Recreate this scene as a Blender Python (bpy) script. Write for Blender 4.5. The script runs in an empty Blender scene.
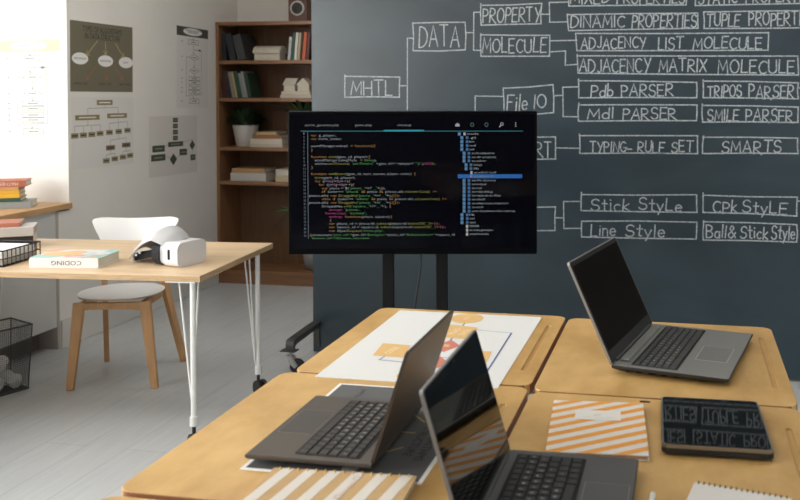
import bpy, bmesh, math, random
from mathutils import Matrix, Vector, Euler
random.seed(7)
scene = bpy.context.scene
COL = scene.collection
R = math.radians

WIN = (180, 130, 75, 10); FRONT_FILL = 10; CEIL_FILL = 6; EXPO = 0.10
# ------------------------------------------------------------------ materials
MATS = {}
def mat(name, rgb, rough=0.6, metal=0.0, spec=0.5, var=0.0, vscale=8.0, bump=0.0, bscale=60.0,
        stretch=(1, 1, 1), rgb2=None, emit=0.0, coat=0.0, alpha=1.0):
    if name in MATS: return MATS[name]
    m = bpy.data.materials.new(name); m.use_nodes = True
    nt = m.node_tree; N = nt.nodes; L = nt.links
    b = N['Principled BSDF']
    b.inputs['Base Color'].default_value = (*rgb, 1)
    b.inputs['Roughness'].default_value = rough
    b.inputs['Metallic'].default_value = metal
    b.inputs['Specular IOR Level'].default_value = spec
    b.inputs['Coat Weight'].default_value = coat
    b.inputs['Alpha'].default_value = alpha
    if emit:
        b.inputs['Base Color'].default_value = (rgb[0] * .1, rgb[1] * .1, rgb[2] * .1, 1)
        b.inputs['Emission Color'].default_value = (*rgb, 1)
        b.inputs['Emission Strength'].default_value = emit
    if var or bump or rgb2:
        tc = N.new('ShaderNodeTexCoord'); mp = N.new('ShaderNodeMapping')
        mp.inputs['Scale'].default_value = stretch
        L.new(tc.outputs['Object'], mp.inputs['Vector'])
    if var or rgb2:
        nz = N.new('ShaderNodeTexNoise'); nz.inputs['Scale'].default_value = vscale
        nz.inputs['Detail'].default_value = 5; nz.inputs['Roughness'].default_value = .6
        L.new(mp.outputs[0], nz.inputs['Vector'])
        rp = N.new('ShaderNodeValToRGB')
        c2 = rgb2 if rgb2 else tuple(c * (1 - var) for c in rgb)
        c1 = rgb if rgb2 else tuple(min(1, c * (1 + var * .6)) for c in rgb)
        rp.color_ramp.elements[0].position = .32; rp.color_ramp.elements[0].color = (*c2, 1)
        rp.color_ramp.elements[1].position = .68; rp.color_ramp.elements[1].color = (*c1, 1)
        L.new(nz.outputs['Fac'], rp.inputs['Fac']); L.new(rp.outputs[0], b.inputs['Base Color'])
    if bump:
        bz = N.new('ShaderNodeTexNoise'); bz.inputs['Scale'].default_value = bscale
        L.new(mp.outputs[0], bz.inputs['Vector'])
        bp = N.new('ShaderNodeBump'); bp.inputs['Strength'].default_value = bump
        bp.inputs['Distance'].default_value = .004
        L.new(bz.outputs['Fac'], bp.inputs['Height']); L.new(bp.outputs[0], b.inputs['Normal'])
    MATS[name] = m
    return m

def glass_mat(name):
    m = bpy.data.materials.new(name); m.use_nodes = True
    nt = m.node_tree; N = nt.nodes; L = nt.links
    N.remove(N['Principled BSDF'])
    t = N.new('ShaderNodeBsdfTransparent'); g = N.new('ShaderNodeBsdfGlossy'); x = N.new('ShaderNodeMixShader')
    g.inputs['Roughness'].default_value = .02; x.inputs[0].default_value = .06
    L.new(t.outputs[0], x.inputs[1]); L.new(g.outputs[0], x.inputs[2]); L.new(x.outputs[0], N['Material Output'].inputs[0])
    MATS[name] = m
    return m

# ------------------------------------------------------------------ mesh builder
_GL = {}
def glyphs(s, off=0.0):
    if (s, off) in _GL: return _GL[(s, off)]
    cu = bpy.data.curves.new('t', 'FONT'); cu.body = s; cu.size = 1.0; cu.resolution_u = 2; cu.offset = off
    o = bpy.data.objects.new('t', cu); COL.objects.link(o)
    dg = bpy.context.evaluated_depsgraph_get(); dg.update()
    me = o.evaluated_get(dg).to_mesh()
    vs = [(v.co.x, v.co.y) for v in me.vertices]; fs = [tuple(p.vertices) for p in me.polygons]
    o.evaluated_get(dg).to_mesh_clear()
    bpy.data.objects.remove(o); bpy.data.curves.remove(cu)
    if not vs: vs = [(0, 0)]; fs = []
    _GL[(s, off)] = (vs, fs)
    return _GL[(s, off)]

class MB:
    def __init__(s): s.v = []; s.f = []; s.mi = []; s.sm = []; s.M = Matrix.Identity(4)
    def add(s, vs, fs, mi=0, smooth=False):
        n = len(s.v)
        s.v += [tuple(s.M @ Vector(v)) for v in vs]
        for f in fs: s.f.append(tuple(n + i for i in f)); s.mi.append(mi); s.sm.append(smooth)
        return s
    def box(s, x0, x1, y0, y1, z0, z1, mi=0):
        v = [(x, y, z) for z in (z0, z1) for y in (y0, y1) for x in (x0, x1)]
        return s.add(v, [(0, 2, 3, 1), (4, 5, 7, 6), (0, 1, 5, 4), (2, 6, 7, 3), (0, 4, 6, 2), (1, 3, 7, 5)], mi)
    def prism(s, pts, z0, z1, mi=0, smooth=False):
        n = len(pts)
        a = sum(pts[i][0] * pts[(i + 1) % n][1] - pts[(i + 1) % n][0] * pts[i][1] for i in range(n))
        if a < 0: pts = pts[::-1]
        v = [(p[0], p[1], z0) for p in pts] + [(p[0], p[1], z1) for p in pts]
        s.add(v, [tuple(range(n))[::-1], tuple(range(n, 2 * n))], mi)
        return s.add(v, [(i, (i + 1) % n, n + (i + 1) % n, n + i) for i in range(n)], mi, smooth)
    def poly(s, pts, z=0.0, mi=0):
        n = len(pts)
        a = sum(pts[i][0] * pts[(i + 1) % n][1] - pts[(i + 1) % n][0] * pts[i][1] for i in range(n))
        if a < 0: pts = pts[::-1]
        return s.add([(p[0], p[1], z) for p in pts], [tuple(range(n))], mi)
    def rect(s, x0, x1, y0, y1, z=0.0, mi=0): return s.poly([(x0, y0), (x1, y0), (x1, y1), (x0, y1)], z, mi)
    def ell(s, cx, cy, rx, ry, z=0.0, mi=0, n=28):
        return s.poly([(cx + rx * math.cos(2 * math.pi * i / n), cy + ry * math.sin(2 * math.pi * i / n)) for i in range(n)], z, mi)
    def line(s, pts, w, z=0.0, mi=0):
        for (a, b) in zip(pts[:-1], pts[1:]):
            d = Vector((b[0] - a[0], b[1] - a[1]))
            if d.length < 1e-7: continue
            d.normalize(); e = d * w * .5; nn = Vector((-d.y, d.x)) * w * .5
            s.poly([(a[0] - e.x + nn.x, a[1] - e.y + nn.y), (a[0] - e.x - nn.x, a[1] - e.y - nn.y),
                    (b[0] + e.x - nn.x, b[1] + e.y - nn.y), (b[0] + e.x + nn.x, b[1] + e.y + nn.y)], z, mi)
        return s
    def ribbon(s, pts, w, z=0.0, mi=0):
        q = [Vector((p[0], p[1])) for p in pts]
        q = [p for i, p in enumerate(q) if i == 0 or (p - q[i - 1]).length > 1e-6]
        if len(q) < 2: return s
        d0 = (q[1] - q[0]).normalized(); q[0] = q[0] - d0 * w * .4
        d1 = (q[-1] - q[-2]).normalized(); q[-1] = q[-1] + d1 * w * .4
        V = []
        for i, p in enumerate(q):
            a = (q[i] - q[i - 1]).normalized() if i else (q[1] - q[0]).normalized()
            b = (q[i + 1] - q[i]).normalized() if i < len(q) - 1 else a
            na = Vector((-a.y, a.x)); nb = Vector((-b.y, b.x)); n = na + nb
            if n.length < .3: n = na
            n.normalize(); k = min(1.8, 1 / max(.3, n.dot(na)))
            V += [(p.x + n.x * k * w / 2, p.y + n.y * k * w / 2, z), (p.x - n.x * k * w / 2, p.y - n.y * k * w / 2, z)]
        return s.add(V, [(2 * i, 2 * i + 1, 2 * i + 3, 2 * i + 2) for i in range(len(q) - 1)], mi)
    def outline(s, x0, x1, y0, y1, w, z=0.0, mi=0): return s.line([(x0, y0), (x1, y0), (x1, y1), (x0, y1), (x0, y0)], w, z, mi)
    def arrow(s, a, b, w, h, z=0.0, mi=0):
        s.line([a, b], w, z, mi)
        d = Vector((b[0] - a[0], b[1] - a[1])).normalized(); n = Vector((-d.y, d.x))
        for k in (1, -1):
            q = Vector(b[:2]) - d * h + n * k * h * .7
            s.line([(q.x, q.y), b], w, z, mi)
        return s
    def text(s, t, x, y, h, w=None, z=0.0, mi=0, ang=0.0, center=False, off=0.0):
        vs, fs = glyphs(t, off)
        x0 = min(v[0] for v in vs); x1 = max(v[0] for v in vs)
        sy = h / .70; sx = w / (x1 - x0) if w else sy
        tw = (x1 - x0) * sx; ox = -tw / 2 if center else 0; oy = -h / 2 if center else 0
        c, q = math.cos(ang), math.sin(ang)
        P = []
        for v in vs:
            a = (v[0] - x0) * sx + ox; b = v[1] * sy + oy
            P.append((x + a * c - b * q, y + a * q + b * c, z))
        return s.add(P, fs, mi)
    def tube(s, pts, r, mi=0, n=10, caps=True):
        pts = [Vector(p) for p in pts]; rs = r if isinstance(r, (list, tuple)) else [r] * len(pts)
        V = []; F = []; ref = None
        for i, p in enumerate(pts):
            d = (pts[min(i + 1, len(pts) - 1)] - pts[max(i - 1, 0)]).normalized()
            if ref is None: ref = d.orthogonal().normalized()
            ref = (ref - d * ref.dot(d)).normalized(); b = d.cross(ref)
            for k in range(n):
                a = 2 * math.pi * k / n
                V.append(p + (ref * math.cos(a) + b * math.sin(a)) * rs[i])
        for i in range(len(pts) - 1):
            for k in range(n):
                F.append((i * n + k, i * n + (k + 1) % n, (i + 1) * n + (k + 1) % n, (i + 1) * n + k))
        s.add(V, F, mi, True)
        if caps:
            m = (len(pts) - 1) * n
            s.add(V[:n], [tuple(range(n))[::-1]], mi); s.add(V[m:], [tuple(range(n))], mi)
        return s
    def lathe(s, prof, mi=0, n=32, c=(0, 0, 0)):
        V = []; F = []
        for (r, z) in prof:
            for k in range(n):
                a = 2 * math.pi * k / n; V.append((c[0] + r * math.cos(a), c[1] + r * math.sin(a), c[2] + z))
        for i in range(len(prof) - 1):
            for k in range(n):
                F.append((i * n + k, i * n + (k + 1) % n, (i + 1) * n + (k + 1) % n, (i + 1) * n + k))
        s.add(V, F, mi, True)
        m = (len(prof) - 1) * n
        if prof[0][0] > 1e-5: s.add(V[:n], [tuple(range(n))[::-1]], mi)
        if prof[-1][0] > 1e-5: s.add(V[m:], [tuple(range(n))], mi)
        return s
    def wheel(s, c, axis, r, w, mi=0, n=20):
        a = Vector(axis).normalized() * w / 2; c = Vector(c)
        return s.tube([c - a, c - a * .8, c + a * .8, c + a], [r * .88, r, r, r * .88], mi, n)
    def grid(s, fn, nu, nv, mi=0, thick=None, closed_u=False):
        """surface fn(u,v)->(point) sampled; thick: offset fn for a second skin"""
        V = []; F = []
        for i in range(nu + 1):
            for j in range(nv + 1): V.append(Vector(fn(i / nu, j / nv)))
        w = nv + 1
        for i in range(nu):
            for j in range(nv): F.append((i * w + j, (i + 1) * w + j, (i + 1) * w + j + 1, i * w + j + 1))
        if thick is None: return s.add(V, F, mi, True)
        m = len(V); nrm = [Vector((0, 0, 0)) for _ in V]
        for f in F:
            q = (V[f[1]] - V[f[0]]).cross(V[f[3]] - V[f[0]])
            for k in f: nrm[k] += q
        V2 = [v - nn.normalized() * thick if nn.length > 0 else v for v, nn in zip(V, nrm)]
        F2 = [tuple(m + k for k in f[::-1]) for f in F]
        s.add(V + V2, F + F2, mi, True)
        E = []
        rim = [(i * w, ) for i in range(nu + 1)]
        for i in range(nu):
            E.append(((i + 1) * w, i * w, m + i * w, m + (i + 1) * w))
            E.append((i * w + nv, (i + 1) * w + nv, m + (i + 1) * w + nv, m + i * w + nv))
        for j in range(nv):
            E.append((j, j + 1, m + j + 1, m + j))
            E.append((nu * w + j + 1, nu * w + j, m + nu * w + j, m + nu * w + j + 1))
        return s.add(V + V2, E, mi)
    def mesh(s, name, mats):
        me = bpy.data.meshes.new(name); me.from_pydata(s.v, [], s.f)
        for m in (mats if isinstance(mats, (list, tuple)) else [mats]): me.materials.append(m)
        for p, i, k in zip(me.polygons, s.mi, s.sm): p.material_index = i; p.use_smooth = k
        me.update()
        return me
    def build(s, name, mats, parent=None, bevel=0.0, seg=2, loc=None, rot=None):
        o = bpy.data.objects.new(name, s.mesh(name, mats)); COL.objects.link(o)
        if parent: o.parent = parent
        if loc: o.location = loc
        if rot: o.rotation_euler = rot
        if bevel:
            b = o.modifiers.new('bevel', 'BEVEL'); b.width = bevel; b.segments = seg
            b.limit_method = 'ANGLE'; b.angle_limit = R(40)
        return o

def rrect(x0, x1, y0, y1, r, n=6):
    P = []
    for cx, cy, a0 in ((x1 - r, y1 - r, 0), (x0 + r, y1 - r, 90), (x0 + r, y0 + r, 180), (x1 - r, y0 + r, 270)):
        for i in range(n + 1):
            a = R(a0 + 90 * i / n); P.append((cx + r * math.cos(a), cy + r * math.sin(a)))
    return P

def tag(o, label, cat, group=None, kind=None):
    if label: o['label'] = label
    if cat: o['category'] = cat
    if group: o['group'] = group
    if kind: o['kind'] = kind
    return o
def thing(name, label, cat, loc=(0, 0, 0), rz=0.0, group=None):
    o = bpy.data.objects.new(name, None); COL.objects.link(o)
    o.empty_display_size = .05; o.location = loc; o.rotation_euler = (0, 0, R(rz))
    return tag(o, label, cat, group)
def structure(o): o['kind'] = 'structure'; return o
def copy_tree(o, parent=None):
    c = o.copy(); COL.objects.link(c)
    if parent: c.parent = parent
    for ch in list(o.children): copy_tree(ch, c)
    return c

# ------------------------------------------------------------------ palette
wall_m = mat('wall_paint', (.80, .78, .74), .85, var=.03, vscale=3, bump=.15, bscale=180)
ceil_m = mat('ceiling_paint', (.8, .8, .78), .9)
base_m = mat('baseboard_paint', (.66, .65, .62), .6)
white_m = mat('white_lacquer', (.8, .8, .79), .35)
panel_m = mat('grey_white_panel', (.6, .6, .58), .5, var=.02)
black_pl = mat('black_plastic', (.006, .006, .0065), .45, spec=.2)
black_rub = mat('black_rubber', (.02, .02, .02), .7)
steel = mat('brushed_steel', (.45, .45, .44), .35, 1.0)
dark_steel = mat('dark_grey_steel', (.06, .06, .06), .5, .3)
white_steel = mat('white_powder_coat', (.78, .78, .76), .4)
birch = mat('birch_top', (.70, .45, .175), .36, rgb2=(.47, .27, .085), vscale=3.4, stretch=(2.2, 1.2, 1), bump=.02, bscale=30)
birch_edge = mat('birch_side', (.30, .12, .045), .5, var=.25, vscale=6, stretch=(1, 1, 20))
groove_m = birch
pale_wood = mat('pale_oak_top', (.70, .52, .33), .42, var=.12, vscale=2.5, stretch=(1, 9, 4))
ply_edge = mat('plywood_side', (.52, .35, .19), .55, var=.3, vscale=9, stretch=(1, 1, 30))
chair_wood = mat('chair_beech', (.58, .33, .15), .45, var=.15, vscale=6, stretch=(4, 4, .6))
counter_wood = mat('counter_oak', (.55, .33, .16), .45, var=.15, vscale=4, stretch=(6, .5, 6))
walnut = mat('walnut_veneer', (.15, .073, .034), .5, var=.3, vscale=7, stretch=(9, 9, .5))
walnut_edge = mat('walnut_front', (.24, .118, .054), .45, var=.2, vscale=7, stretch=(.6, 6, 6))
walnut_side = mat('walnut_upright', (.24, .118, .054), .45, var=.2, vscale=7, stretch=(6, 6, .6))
paper_m = mat('white_paper', (.82, .82, .80), .8)
page_m = mat('book_pages', (.72, .68, .58), .85, var=.12, vscale=200, stretch=(.05, .05, 1))
# ------------------------------------------------------------------ the room
XL, YB = -3.54, 6.53          # face of the left wall, face of the back wall
XR, YR, ZC = 3.0, -2.2, 3.0
XW = -4.62                    # window plane of the bay
fm = bpy.data.materials.new('pale_laminate'); fm.use_nodes = True
nt = fm.node_tree; N = nt.nodes; L = nt.links; b = N['Principled BSDF']
tc = N.new('ShaderNodeTexCoord'); mp = N.new('ShaderNodeMapping'); mp.inputs['Rotation'].default_value = (0, 0, R(90))
br = N.new('ShaderNodeTexBrick'); br.inputs['Scale'].default_value = 1
br.inputs['Brick Width'].default_value = 1.3; br.inputs['Row Height'].default_value = .19; br.inputs['Mortar Size'].default_value = .0025
br.inputs['Color1'].default_value = (.60, .63, .645, 1); br.inputs['Color2'].default_value = (.58, .605, .62, 1); br.inputs['Mortar'].default_value = (.48, .50, .51, 1)  # cool tint includes the bluish sky reflected by the floor
nz = N.new('ShaderNodeTexNoise'); nz.inputs['Scale'].default_value = 6; nz.inputs['Detail'].default_value = 6
m2 = N.new('ShaderNodeMapping'); m2.inputs['Scale'].default_value = (8, .6, 1)
mx = N.new('ShaderNodeMixRGB'); mx.blend_type = 'MULTIPLY'; mx.inputs[0].default_value = .25
L.new(tc.outputs['Object'], mp.inputs[0]); L.new(mp.outputs[0], br.inputs['Vector']); L.new(tc.outputs['Object'], m2.inputs[0]); L.new(m2.outputs[0], nz.inputs['Vector'])
L.new(br.outputs[0], mx.inputs[1]); L.new(nz.outputs['Fac'], mx.inputs[2]); L.new(mx.outputs[0], b.inputs['Base Color'])
b.inputs['Roughness'].default_value = .33
structure(MB().box(XW - .1, XR + .1, YR - .1, YB + .1, -.1, 0).build('floor', fm))
structure(MB().box(XW - .1, XR + .1, YR - .1, YB + .1, ZC, ZC + .1).build('ceiling', ceil_m))
structure(MB().box(XW - .1, XL, 4.545, YB, 0, ZC).box(XW - .1, XL, 4.455, 4.545, 0, .79).build('wall_left', wall_m))
structure(MB().box(XW - .1, XR + .1, YB, YB + .1, 0, ZC).build('wall_back', wall_m))
structure(MB().box(XR, XR + .1, YR, YB, 0, ZC).build('wall_right', mat('grey_wall_paint', (.60, .59, .57), .85)))
structure(MB().box(XW - .1, 1.2, YR - .1, YR, 0, ZC).box(2.8, XR + .1, YR - .1, YR, 0, ZC).box(1.2, 2.8, YR - .1, YR, 0, 1.0).box(1.2, 2.8, YR - .1, YR, 2.75, ZC).build('wall_front', mat('low_reflection_wall', (.16, .15, .145), .85)))  # unseen wall coloured dark to keep reflections in the screens low
m = MB()  # unseen window behind the camera, added for extra fill light
for (a, c, z0, z1) in ((1.2, 2.8, 1.0, 1.05), (1.2, 2.8, 2.70, 2.75), (1.2, 1.25, 1.05, 2.70), (2.75, 2.8, 1.05, 2.70), (1.975, 2.025, 1.05, 2.70)): m.box(a, c, YR - .08, YR - .02, z0, z1)
w5 = structure(m.build('window_5', white_m))
MB().box(1.25, 1.975, YR - .052, YR - .048, 1.05, 2.70).build('pane', glass_mat('front_glass'), w5); MB().box(2.025, 2.75, YR - .052, YR - .048, 1.05, 2.70).build('pane', MATS['front_glass'], w5)
structure(MB().box(XW - .1, XW, YR, 4.545, 0, .84).build('wall_bay', wall_m))
structure(MB().box(XW - .1, XW, YR, 4.545, 2.8, ZC).build('trim_1', wall_m))
structure(MB().box(XL, XL + .016, 4.458, 6.185, 0, .16).build('baseboard_left', base_m, bevel=.004))
glass = glass_mat('window_glass')
wy = [YR, -.5, 1.17, 2.84, 4.545]
for i in range(4):
    y0, y1 = wy[i], wy[i + 1]; m = MB()
    for (a, c, z0, z1) in ((y0, y1, .84, .90), (y0, y1, 2.74, 2.8), (y0, y0 + .05, .90, 2.74), (y1 - .05, y1, .90, 2.74)):
        m.box(XW - .08, XW - .02, a, c, z0, z1)
    w = structure(m.build('window_%d' % (i + 1), white_m))
    MB().box(XW - .052, XW - .048, y0 + .05, y1 - .05, .90, 2.74).build('pane', glass, w)

# window counter with oak top, recessed plinth and an end upright
ct = thing('window_counter', 'long window counter with oak top and grey panel front at left wall', 'counter', (0, 0, 0))
CT = .833
MB().box(XW, XL, YR, 4.543, CT - .033, CT).box(XL, XL + .02, YR, 4.55, CT - .033, CT).build('counter_top', counter_wood, ct, .003)
MB().box(XL - .03, XL, YR, 4.432, .13, CT - .033).build('front_panel', panel_m, ct)
MB().box(XL - .14, XL - .11, YR, 4.42, 0, .13).build('plinth', mat('plinth_brown', (.16, .13, .11), .7), ct)
MB().box(XL - .5, XL + .002, 4.434, 4.453, 0, CT - .033).build('end_upright', mat('upright_taupe', (.46, .41, .36), .6), ct)

# ------------------------------------------------------------------ wall posters
ink = mat('black_ink', (.015, .015, .015), .7)
olive = mat('olive_print', (.17, .155, .105), .75)
olive2 = mat('ochre_print', (.28, .215, .10), .75)
brownp = mat('brown_print', (.20, .145, .085), .75)
greenp = mat('dark_green_print', (.055, .075, .038), .75)
yel = mat('yellow_print', (.52, .40, .15), .75)
red = mat('red_print', (.40, .13, .08), .75)
greyl = mat('grey_print_line', (.33, .33, .33), .75)
paleyel = mat('pale_yellow_print', (.88, .78, .48), .75)
bordo = mat('charcoal_print', (.06, .06, .05), .75)
offw = mat('offwhite_paper', (.74, .725, .70), .85)
def place_flat(o, origin, ax, ay):
    ax = Vector(ax).normalized(); az = ax.cross(Vector(ay)).normalized(); ay = az.cross(ax)
    o.matrix_world = Matrix(((ax.x, ay.x, az.x, origin[0]), (ax.y, ay.y, az.y, origin[1]), (ax.z, ay.z, az.z, origin[2]), (0, 0, 0, 1)))
    return o
def paper(m, w, h, t=.001, mi=0): return m.box(0, w, 0, h, 0, t, mi)

def algorithms(m, w, h, z, k=1.0, oy=.53, ly=.885, r1=.10, r2=.20, ao=0.0):
    """dark poster: title, three ovals, arrows; material slots 0 ground,1 black,2 white,3 yellow,4 red"""
    def X(a): return a * w
    def Yy(b): return (1 - b) * h
    m.text('TYPES OF ALGORITHMS', X(.5), Yy(r1), h * .085 * k, w * .63, z, 1, center=True)
    m.text('IN DATA STRUCTURE', X(.5), Yy(r2), h * .085 * k, w * .56, z, 1, center=True)
    for a, b in (((.41, .26), (.24, .48)), ((.54, .27), (.54, .46)), ((.70, .27), (.85, .48))):
        m.arrow((X(a[0]), Yy(a[1] - ao)), (X(b[0]), Yy(b[1] - ao)), w * .009, h * .06, z, 3)
    for a, b in (((.40, .62), (.24, .83)), ((.555, .66), (.555, .83)), ((.68, .61), (.83, .82))):
        m.arrow((X(a[0]), Yy(a[1])), (X(b[0]), Yy(b[1])), w * .008, h * .05, z, 4)
    for cx, cy, t in ((.145, oy, 'RECURSIVE'), (.54, oy + .015, 'BACKTRACKING'), (.88, oy + .02, 'DYNAMIC')):
        m.ell(X(cx), Yy(cy), w * .122, h * .085 * k, z, 2)
        m.text(t, X(cx), Yy(cy), h * .026, w * (.17 if cx < .8 else .09), z + .0003, 1, center=True)
    for cx, t in ((.15, 'SIMPLE CASE'), (.53, 'GREEDY CASE'), (.87, 'BRUTE FORCE')):
        m.text(t, X(cx), Yy(ly), h * .03, w * .2, z, 1, center=True)

m = MB(); paper(m, .59, .42); algorithms(m, .59, .42, .0014)
o = m.build('poster', [olive, ink, paper_m, yel, red]); place_flat(o, (XL + .0003, 4.568, 1.482), (0, 1, -.010), (0, 0, 1))
tag(o, 'dark olive wall poster titled types of algorithms with white ovals and arrows', 'poster')

# tree chart
m = MB(); W, H = .585, .43; paper(m, W, H)
def node(px, py, w, h, mi, lab=None):   # px,py in the 417x500 view of the sheet
    x = (px - 38) / 340 * W; y = H - (py - 45) / 380 * H
    m.rect(x - w / 2, x + w / 2, y - h / 2, y + h / 2, .0014, mi)
    m.rect(x - w * .36, x + w * .36, y - h * .12, y + h * .12, .0017, 5 if w > .1 else 4)
    return x, y
def link(ps): m.line([((p[0] - 38) / 340 * W, H - (p[1] - 45) / 380 * H) for p in ps], .0035, .0012, 3)
link([(212, 75), (212, 104)]); link([(120, 150), (120, 106), (287, 102), (287, 145)])
link([(120, 160), (120, 197)]); link([(53, 240), (53, 198), (187, 196), (187, 235)]); link([(97, 198), (97, 240)]); link([(140, 197), (140, 238)])
link([(285, 155), (288, 186)]); link([(237, 233), (237, 190), (342, 184), (342, 230)]); link([(289, 187), (289, 230)])
link([(290, 240), (290, 280)]); link([(243, 320), (243, 284), (333, 276), (333, 312)])
link([(243, 330), (243, 360)]); link([(220, 388), (220, 362), (267, 358), (267, 382)])
link([(333, 322), (335, 350)]); link([(313, 380), (313, 354), (357, 350), (357, 374)])
node(212, 75, .15, .031, 1); node(119, 154, .22, .030, 1); node(282, 149, .195, .030, 1)
for px, py in ((53, 248), (97, 247), (141, 246), (185, 243), (237, 240), (290, 238), (342, 234)): node(px, py, .064, .031, 2)
for px, py in ((243, 325), (334, 317)): node(px, py, .087, .030, 3 + 3)
for px, py in ((219, 395), (267, 389), (314, 384), (357, 379)): node(px, py, .064, .031, 2)
o = m.build('poster', [offw, olive2, mat('khaki_print', (.30, .26, .15), .75), greyl, ink, paper_m, brownp])
place_flat(o, (XL + .0003, 4.572, 1.02), (0, 1, -.012), (0, 0, 1))
tag(o, 'white wall poster with an ochre tree chart, below the dark olive poster', 'poster')

def flow_sheet(head, ground, line, w, h):
    m = MB(); paper(m, w, h); zz = .0014
    m.rect(0, w, h * .885, h, .0012, 1)
    m.ell(w * .5, h * .945, w * .30, h * .045, zz, 2)
    for k in range(3): m.rect(w * (.28 + .03 * k), w * (.72 - .03 * k), h * (.962 - .016 * k), h * (.968 - .016 * k), .0017, 3)
    lw = .003
    def bx(cx, cy, bw, bh): m.outline(w * (cx - bw / 2), w * (cx + bw / 2), h * (cy - bh / 2), h * (cy + bh / 2), lw, zz, 3); m.rect(w * (cx - bw * .25), w * (cx + bw * .25), h * (cy - .005), h * (cy + .005), zz, 3)
    def dm(cx, cy, bw, bh): m.line([(w * (cx - bw / 2), h * cy), (w * cx, h * (cy + bh / 2)), (w * (cx + bw / 2), h * cy), (w * cx, h * (cy - bh / 2)), (w * (cx - bw / 2), h * cy)], lw, zz, 3); m.rect(w * (cx - .06), w * (cx + .06), h * (cy - .005), h * (cy + .005), zz, 3)
    m.arrow((w * .52, h * .885), (w * .52, h * .845), lw, .008, zz, 3); bx(.52, .82, .32, .055)
    m.arrow((w * .52, h * .79), (w * .52, h * .675), lw, .008, zz, 3)
    dm(.55, .63, .30, .085); m.arrow((w * .55, h * .585), (w * .55, h * .51), lw, .008, zz, 3); dm(.55, .465, .30, .085)
    m.arrow((w * .55, h * .42), (w * .55, h * .39), lw, .008, zz, 3)
    bx(.55, .365, .34, .045); bx(.55, .315, .34, .045); bx(.55, .25, .34, .045); bx(.55, .20, .34, .045)
    m.arrow((w * .53, h * .17), (w * .53, h * .115), lw, .008, zz, 3); bx(.55, .085, .32, .055)
    m.line([(w * .40, h * .63), (w * .30, h * .63), (w * .30, h * .15), (w * .53, h * .15)], lw, zz, 3)
    m.line([(w * .55, h * .165), (w * .78, h * .165), (w * .78, h * .725), (w * .52, h * .725)], lw, zz, 3)
    m.ell(w * .72, h * .725, w * .035, h * .014, zz, 3)
    for cy in (.82, .63, .465, .365, .315, .25, .20, .085): m.rect(w * .15, w * .18, h * (cy - .006), h * (cy + .006), zz, 3)
    return m
m = flow_sheet(None, None, None, .415, .585)
o = m.build('poster', [offw, bordo, paper_m, mat('thin_grey_ink', (.12, .12, .115), .75)])
place_flat(o, (XL + .0003, 5.655, 1.362), (0, 1, -.022), (0, 0, 1))
tag(o, 'tall white flowchart poster with a black header band beside the bookshelf', 'poster')
m = flow_sheet(None, None, None, .415, .585)
o = m.build('poster', [paper_m, paleyel, mat('bright_paper', (.88, .88, .87), .8), mat('faint_ink', (.25, .3, .3), .75)])
place_flat(o, (-3.995, 4.5447, 1.195), (1, 0, .012), (0, 0, 1))
tag(o, 'sunlit white flowchart poster with a pale yellow header above the window counter', 'poster')

# dark green block chart
m = MB(); W, H = .59, .415; paper(m, W, H)
def P(px, py): return ((px - 592) / 197 * W, H - (py - -40) / 250 * H)
def blk(px, py, w, h, mi=1):
    x, y = P(px, py); m.rect(x - w / 2, x + w / 2, y - h / 2, y + h / 2, .0014, mi); m.rect(x - w * .3, x + w * .3, y - h * .1, y + h * .1, .0017, 3)
def dia(px, py, w, h):
    x, y = P(px, py); m.poly([(x - w / 2, y), (x, y - h / 2), (x + w / 2, y), (x, y + h / 2)], .0014, 1)
for ps in (((695, 0), (695, 80)), ((695, 80), (768, 65)), ((730, 80), (730, 110)), ((627, 95), (665, 82)), ((655, 130), (687, 140)), ((700, 140), (730, 118)), ((768, 100), (768, 140))):
    m.line([P(*p) for p in ps], .0035, .0012, 2)
for py in (-22, 3, 29, 54): blk(695, py, .060, .032)
blk(696, 80, .185, .034); blk(628, 94, .145, .045); blk(627, 131, .165, .045); blk(728, 117, .095, .045); blk(770, 144, .066, .042)
dia(767, 90, .075, .075); dia(687, 144, .09, .085)
o = m.build('poster', [mat('beige_paper', (.70, .67, .64), .85), greenp, greyl, mat('pale_green_ink', (.25, .27, .22), .8)])
place_flat(o, (XL + .0003, 5.325, .897), (0, 1, -.018), (0, 0, 1))
tag(o, 'white wall poster with dark green blocks and diamonds above the white chair', 'poster')

# ------------------------------------------------------------------ books
def book(name, label, t, d, h, cover, loc, rot=(0, 0, 0), group=None, cat='book', pages=None, kind=None):
    """standing book: spine faces -Y, thickness along X, height along Z, origin at bottom left front"""
    e = thing(name, label, cat, loc, 0, group); e.rotation_euler = rot
    c = .003 if t > .014 else .0015
    MB().box(0, c, 0, d, 0, h).box(t - c, t, 0, d, 0, h).box(c, t - c, 0, c, 0, h).build('cover', cover, e, .0008, 1)
    MB().box(c, t - c, c, d - .006, .004, h - .004).build('pages', pages or page_m, e)
    return e
def flat_book(label, w, d, t, cover, loc, rz=0, group=None, spine='front', pages=None, soft=False):
    """lying book: spine along local X on the -Y side, origin at bottom centre"""
    e = thing('book', label, 'book', loc, rz, group)
    c = .0012 if soft else .003
    MB().box(-w / 2, w / 2, -d / 2, d / 2, 0, c).box(-w / 2, w / 2, -d / 2, d / 2, t - c, t).box(-w / 2, w / 2, -d / 2, -d / 2 + c, c, t - c).build('cover', cover, e, .0008, 1)
    MB().box(-w / 2 + .004, w / 2 - .004, -d / 2 + c, d / 2 - .005, c, t - c).build('pages', pages or page_m, e)
    return e
def cm(n, rgb, r=.5): return mat('cover_' + n, rgb, r)

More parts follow.
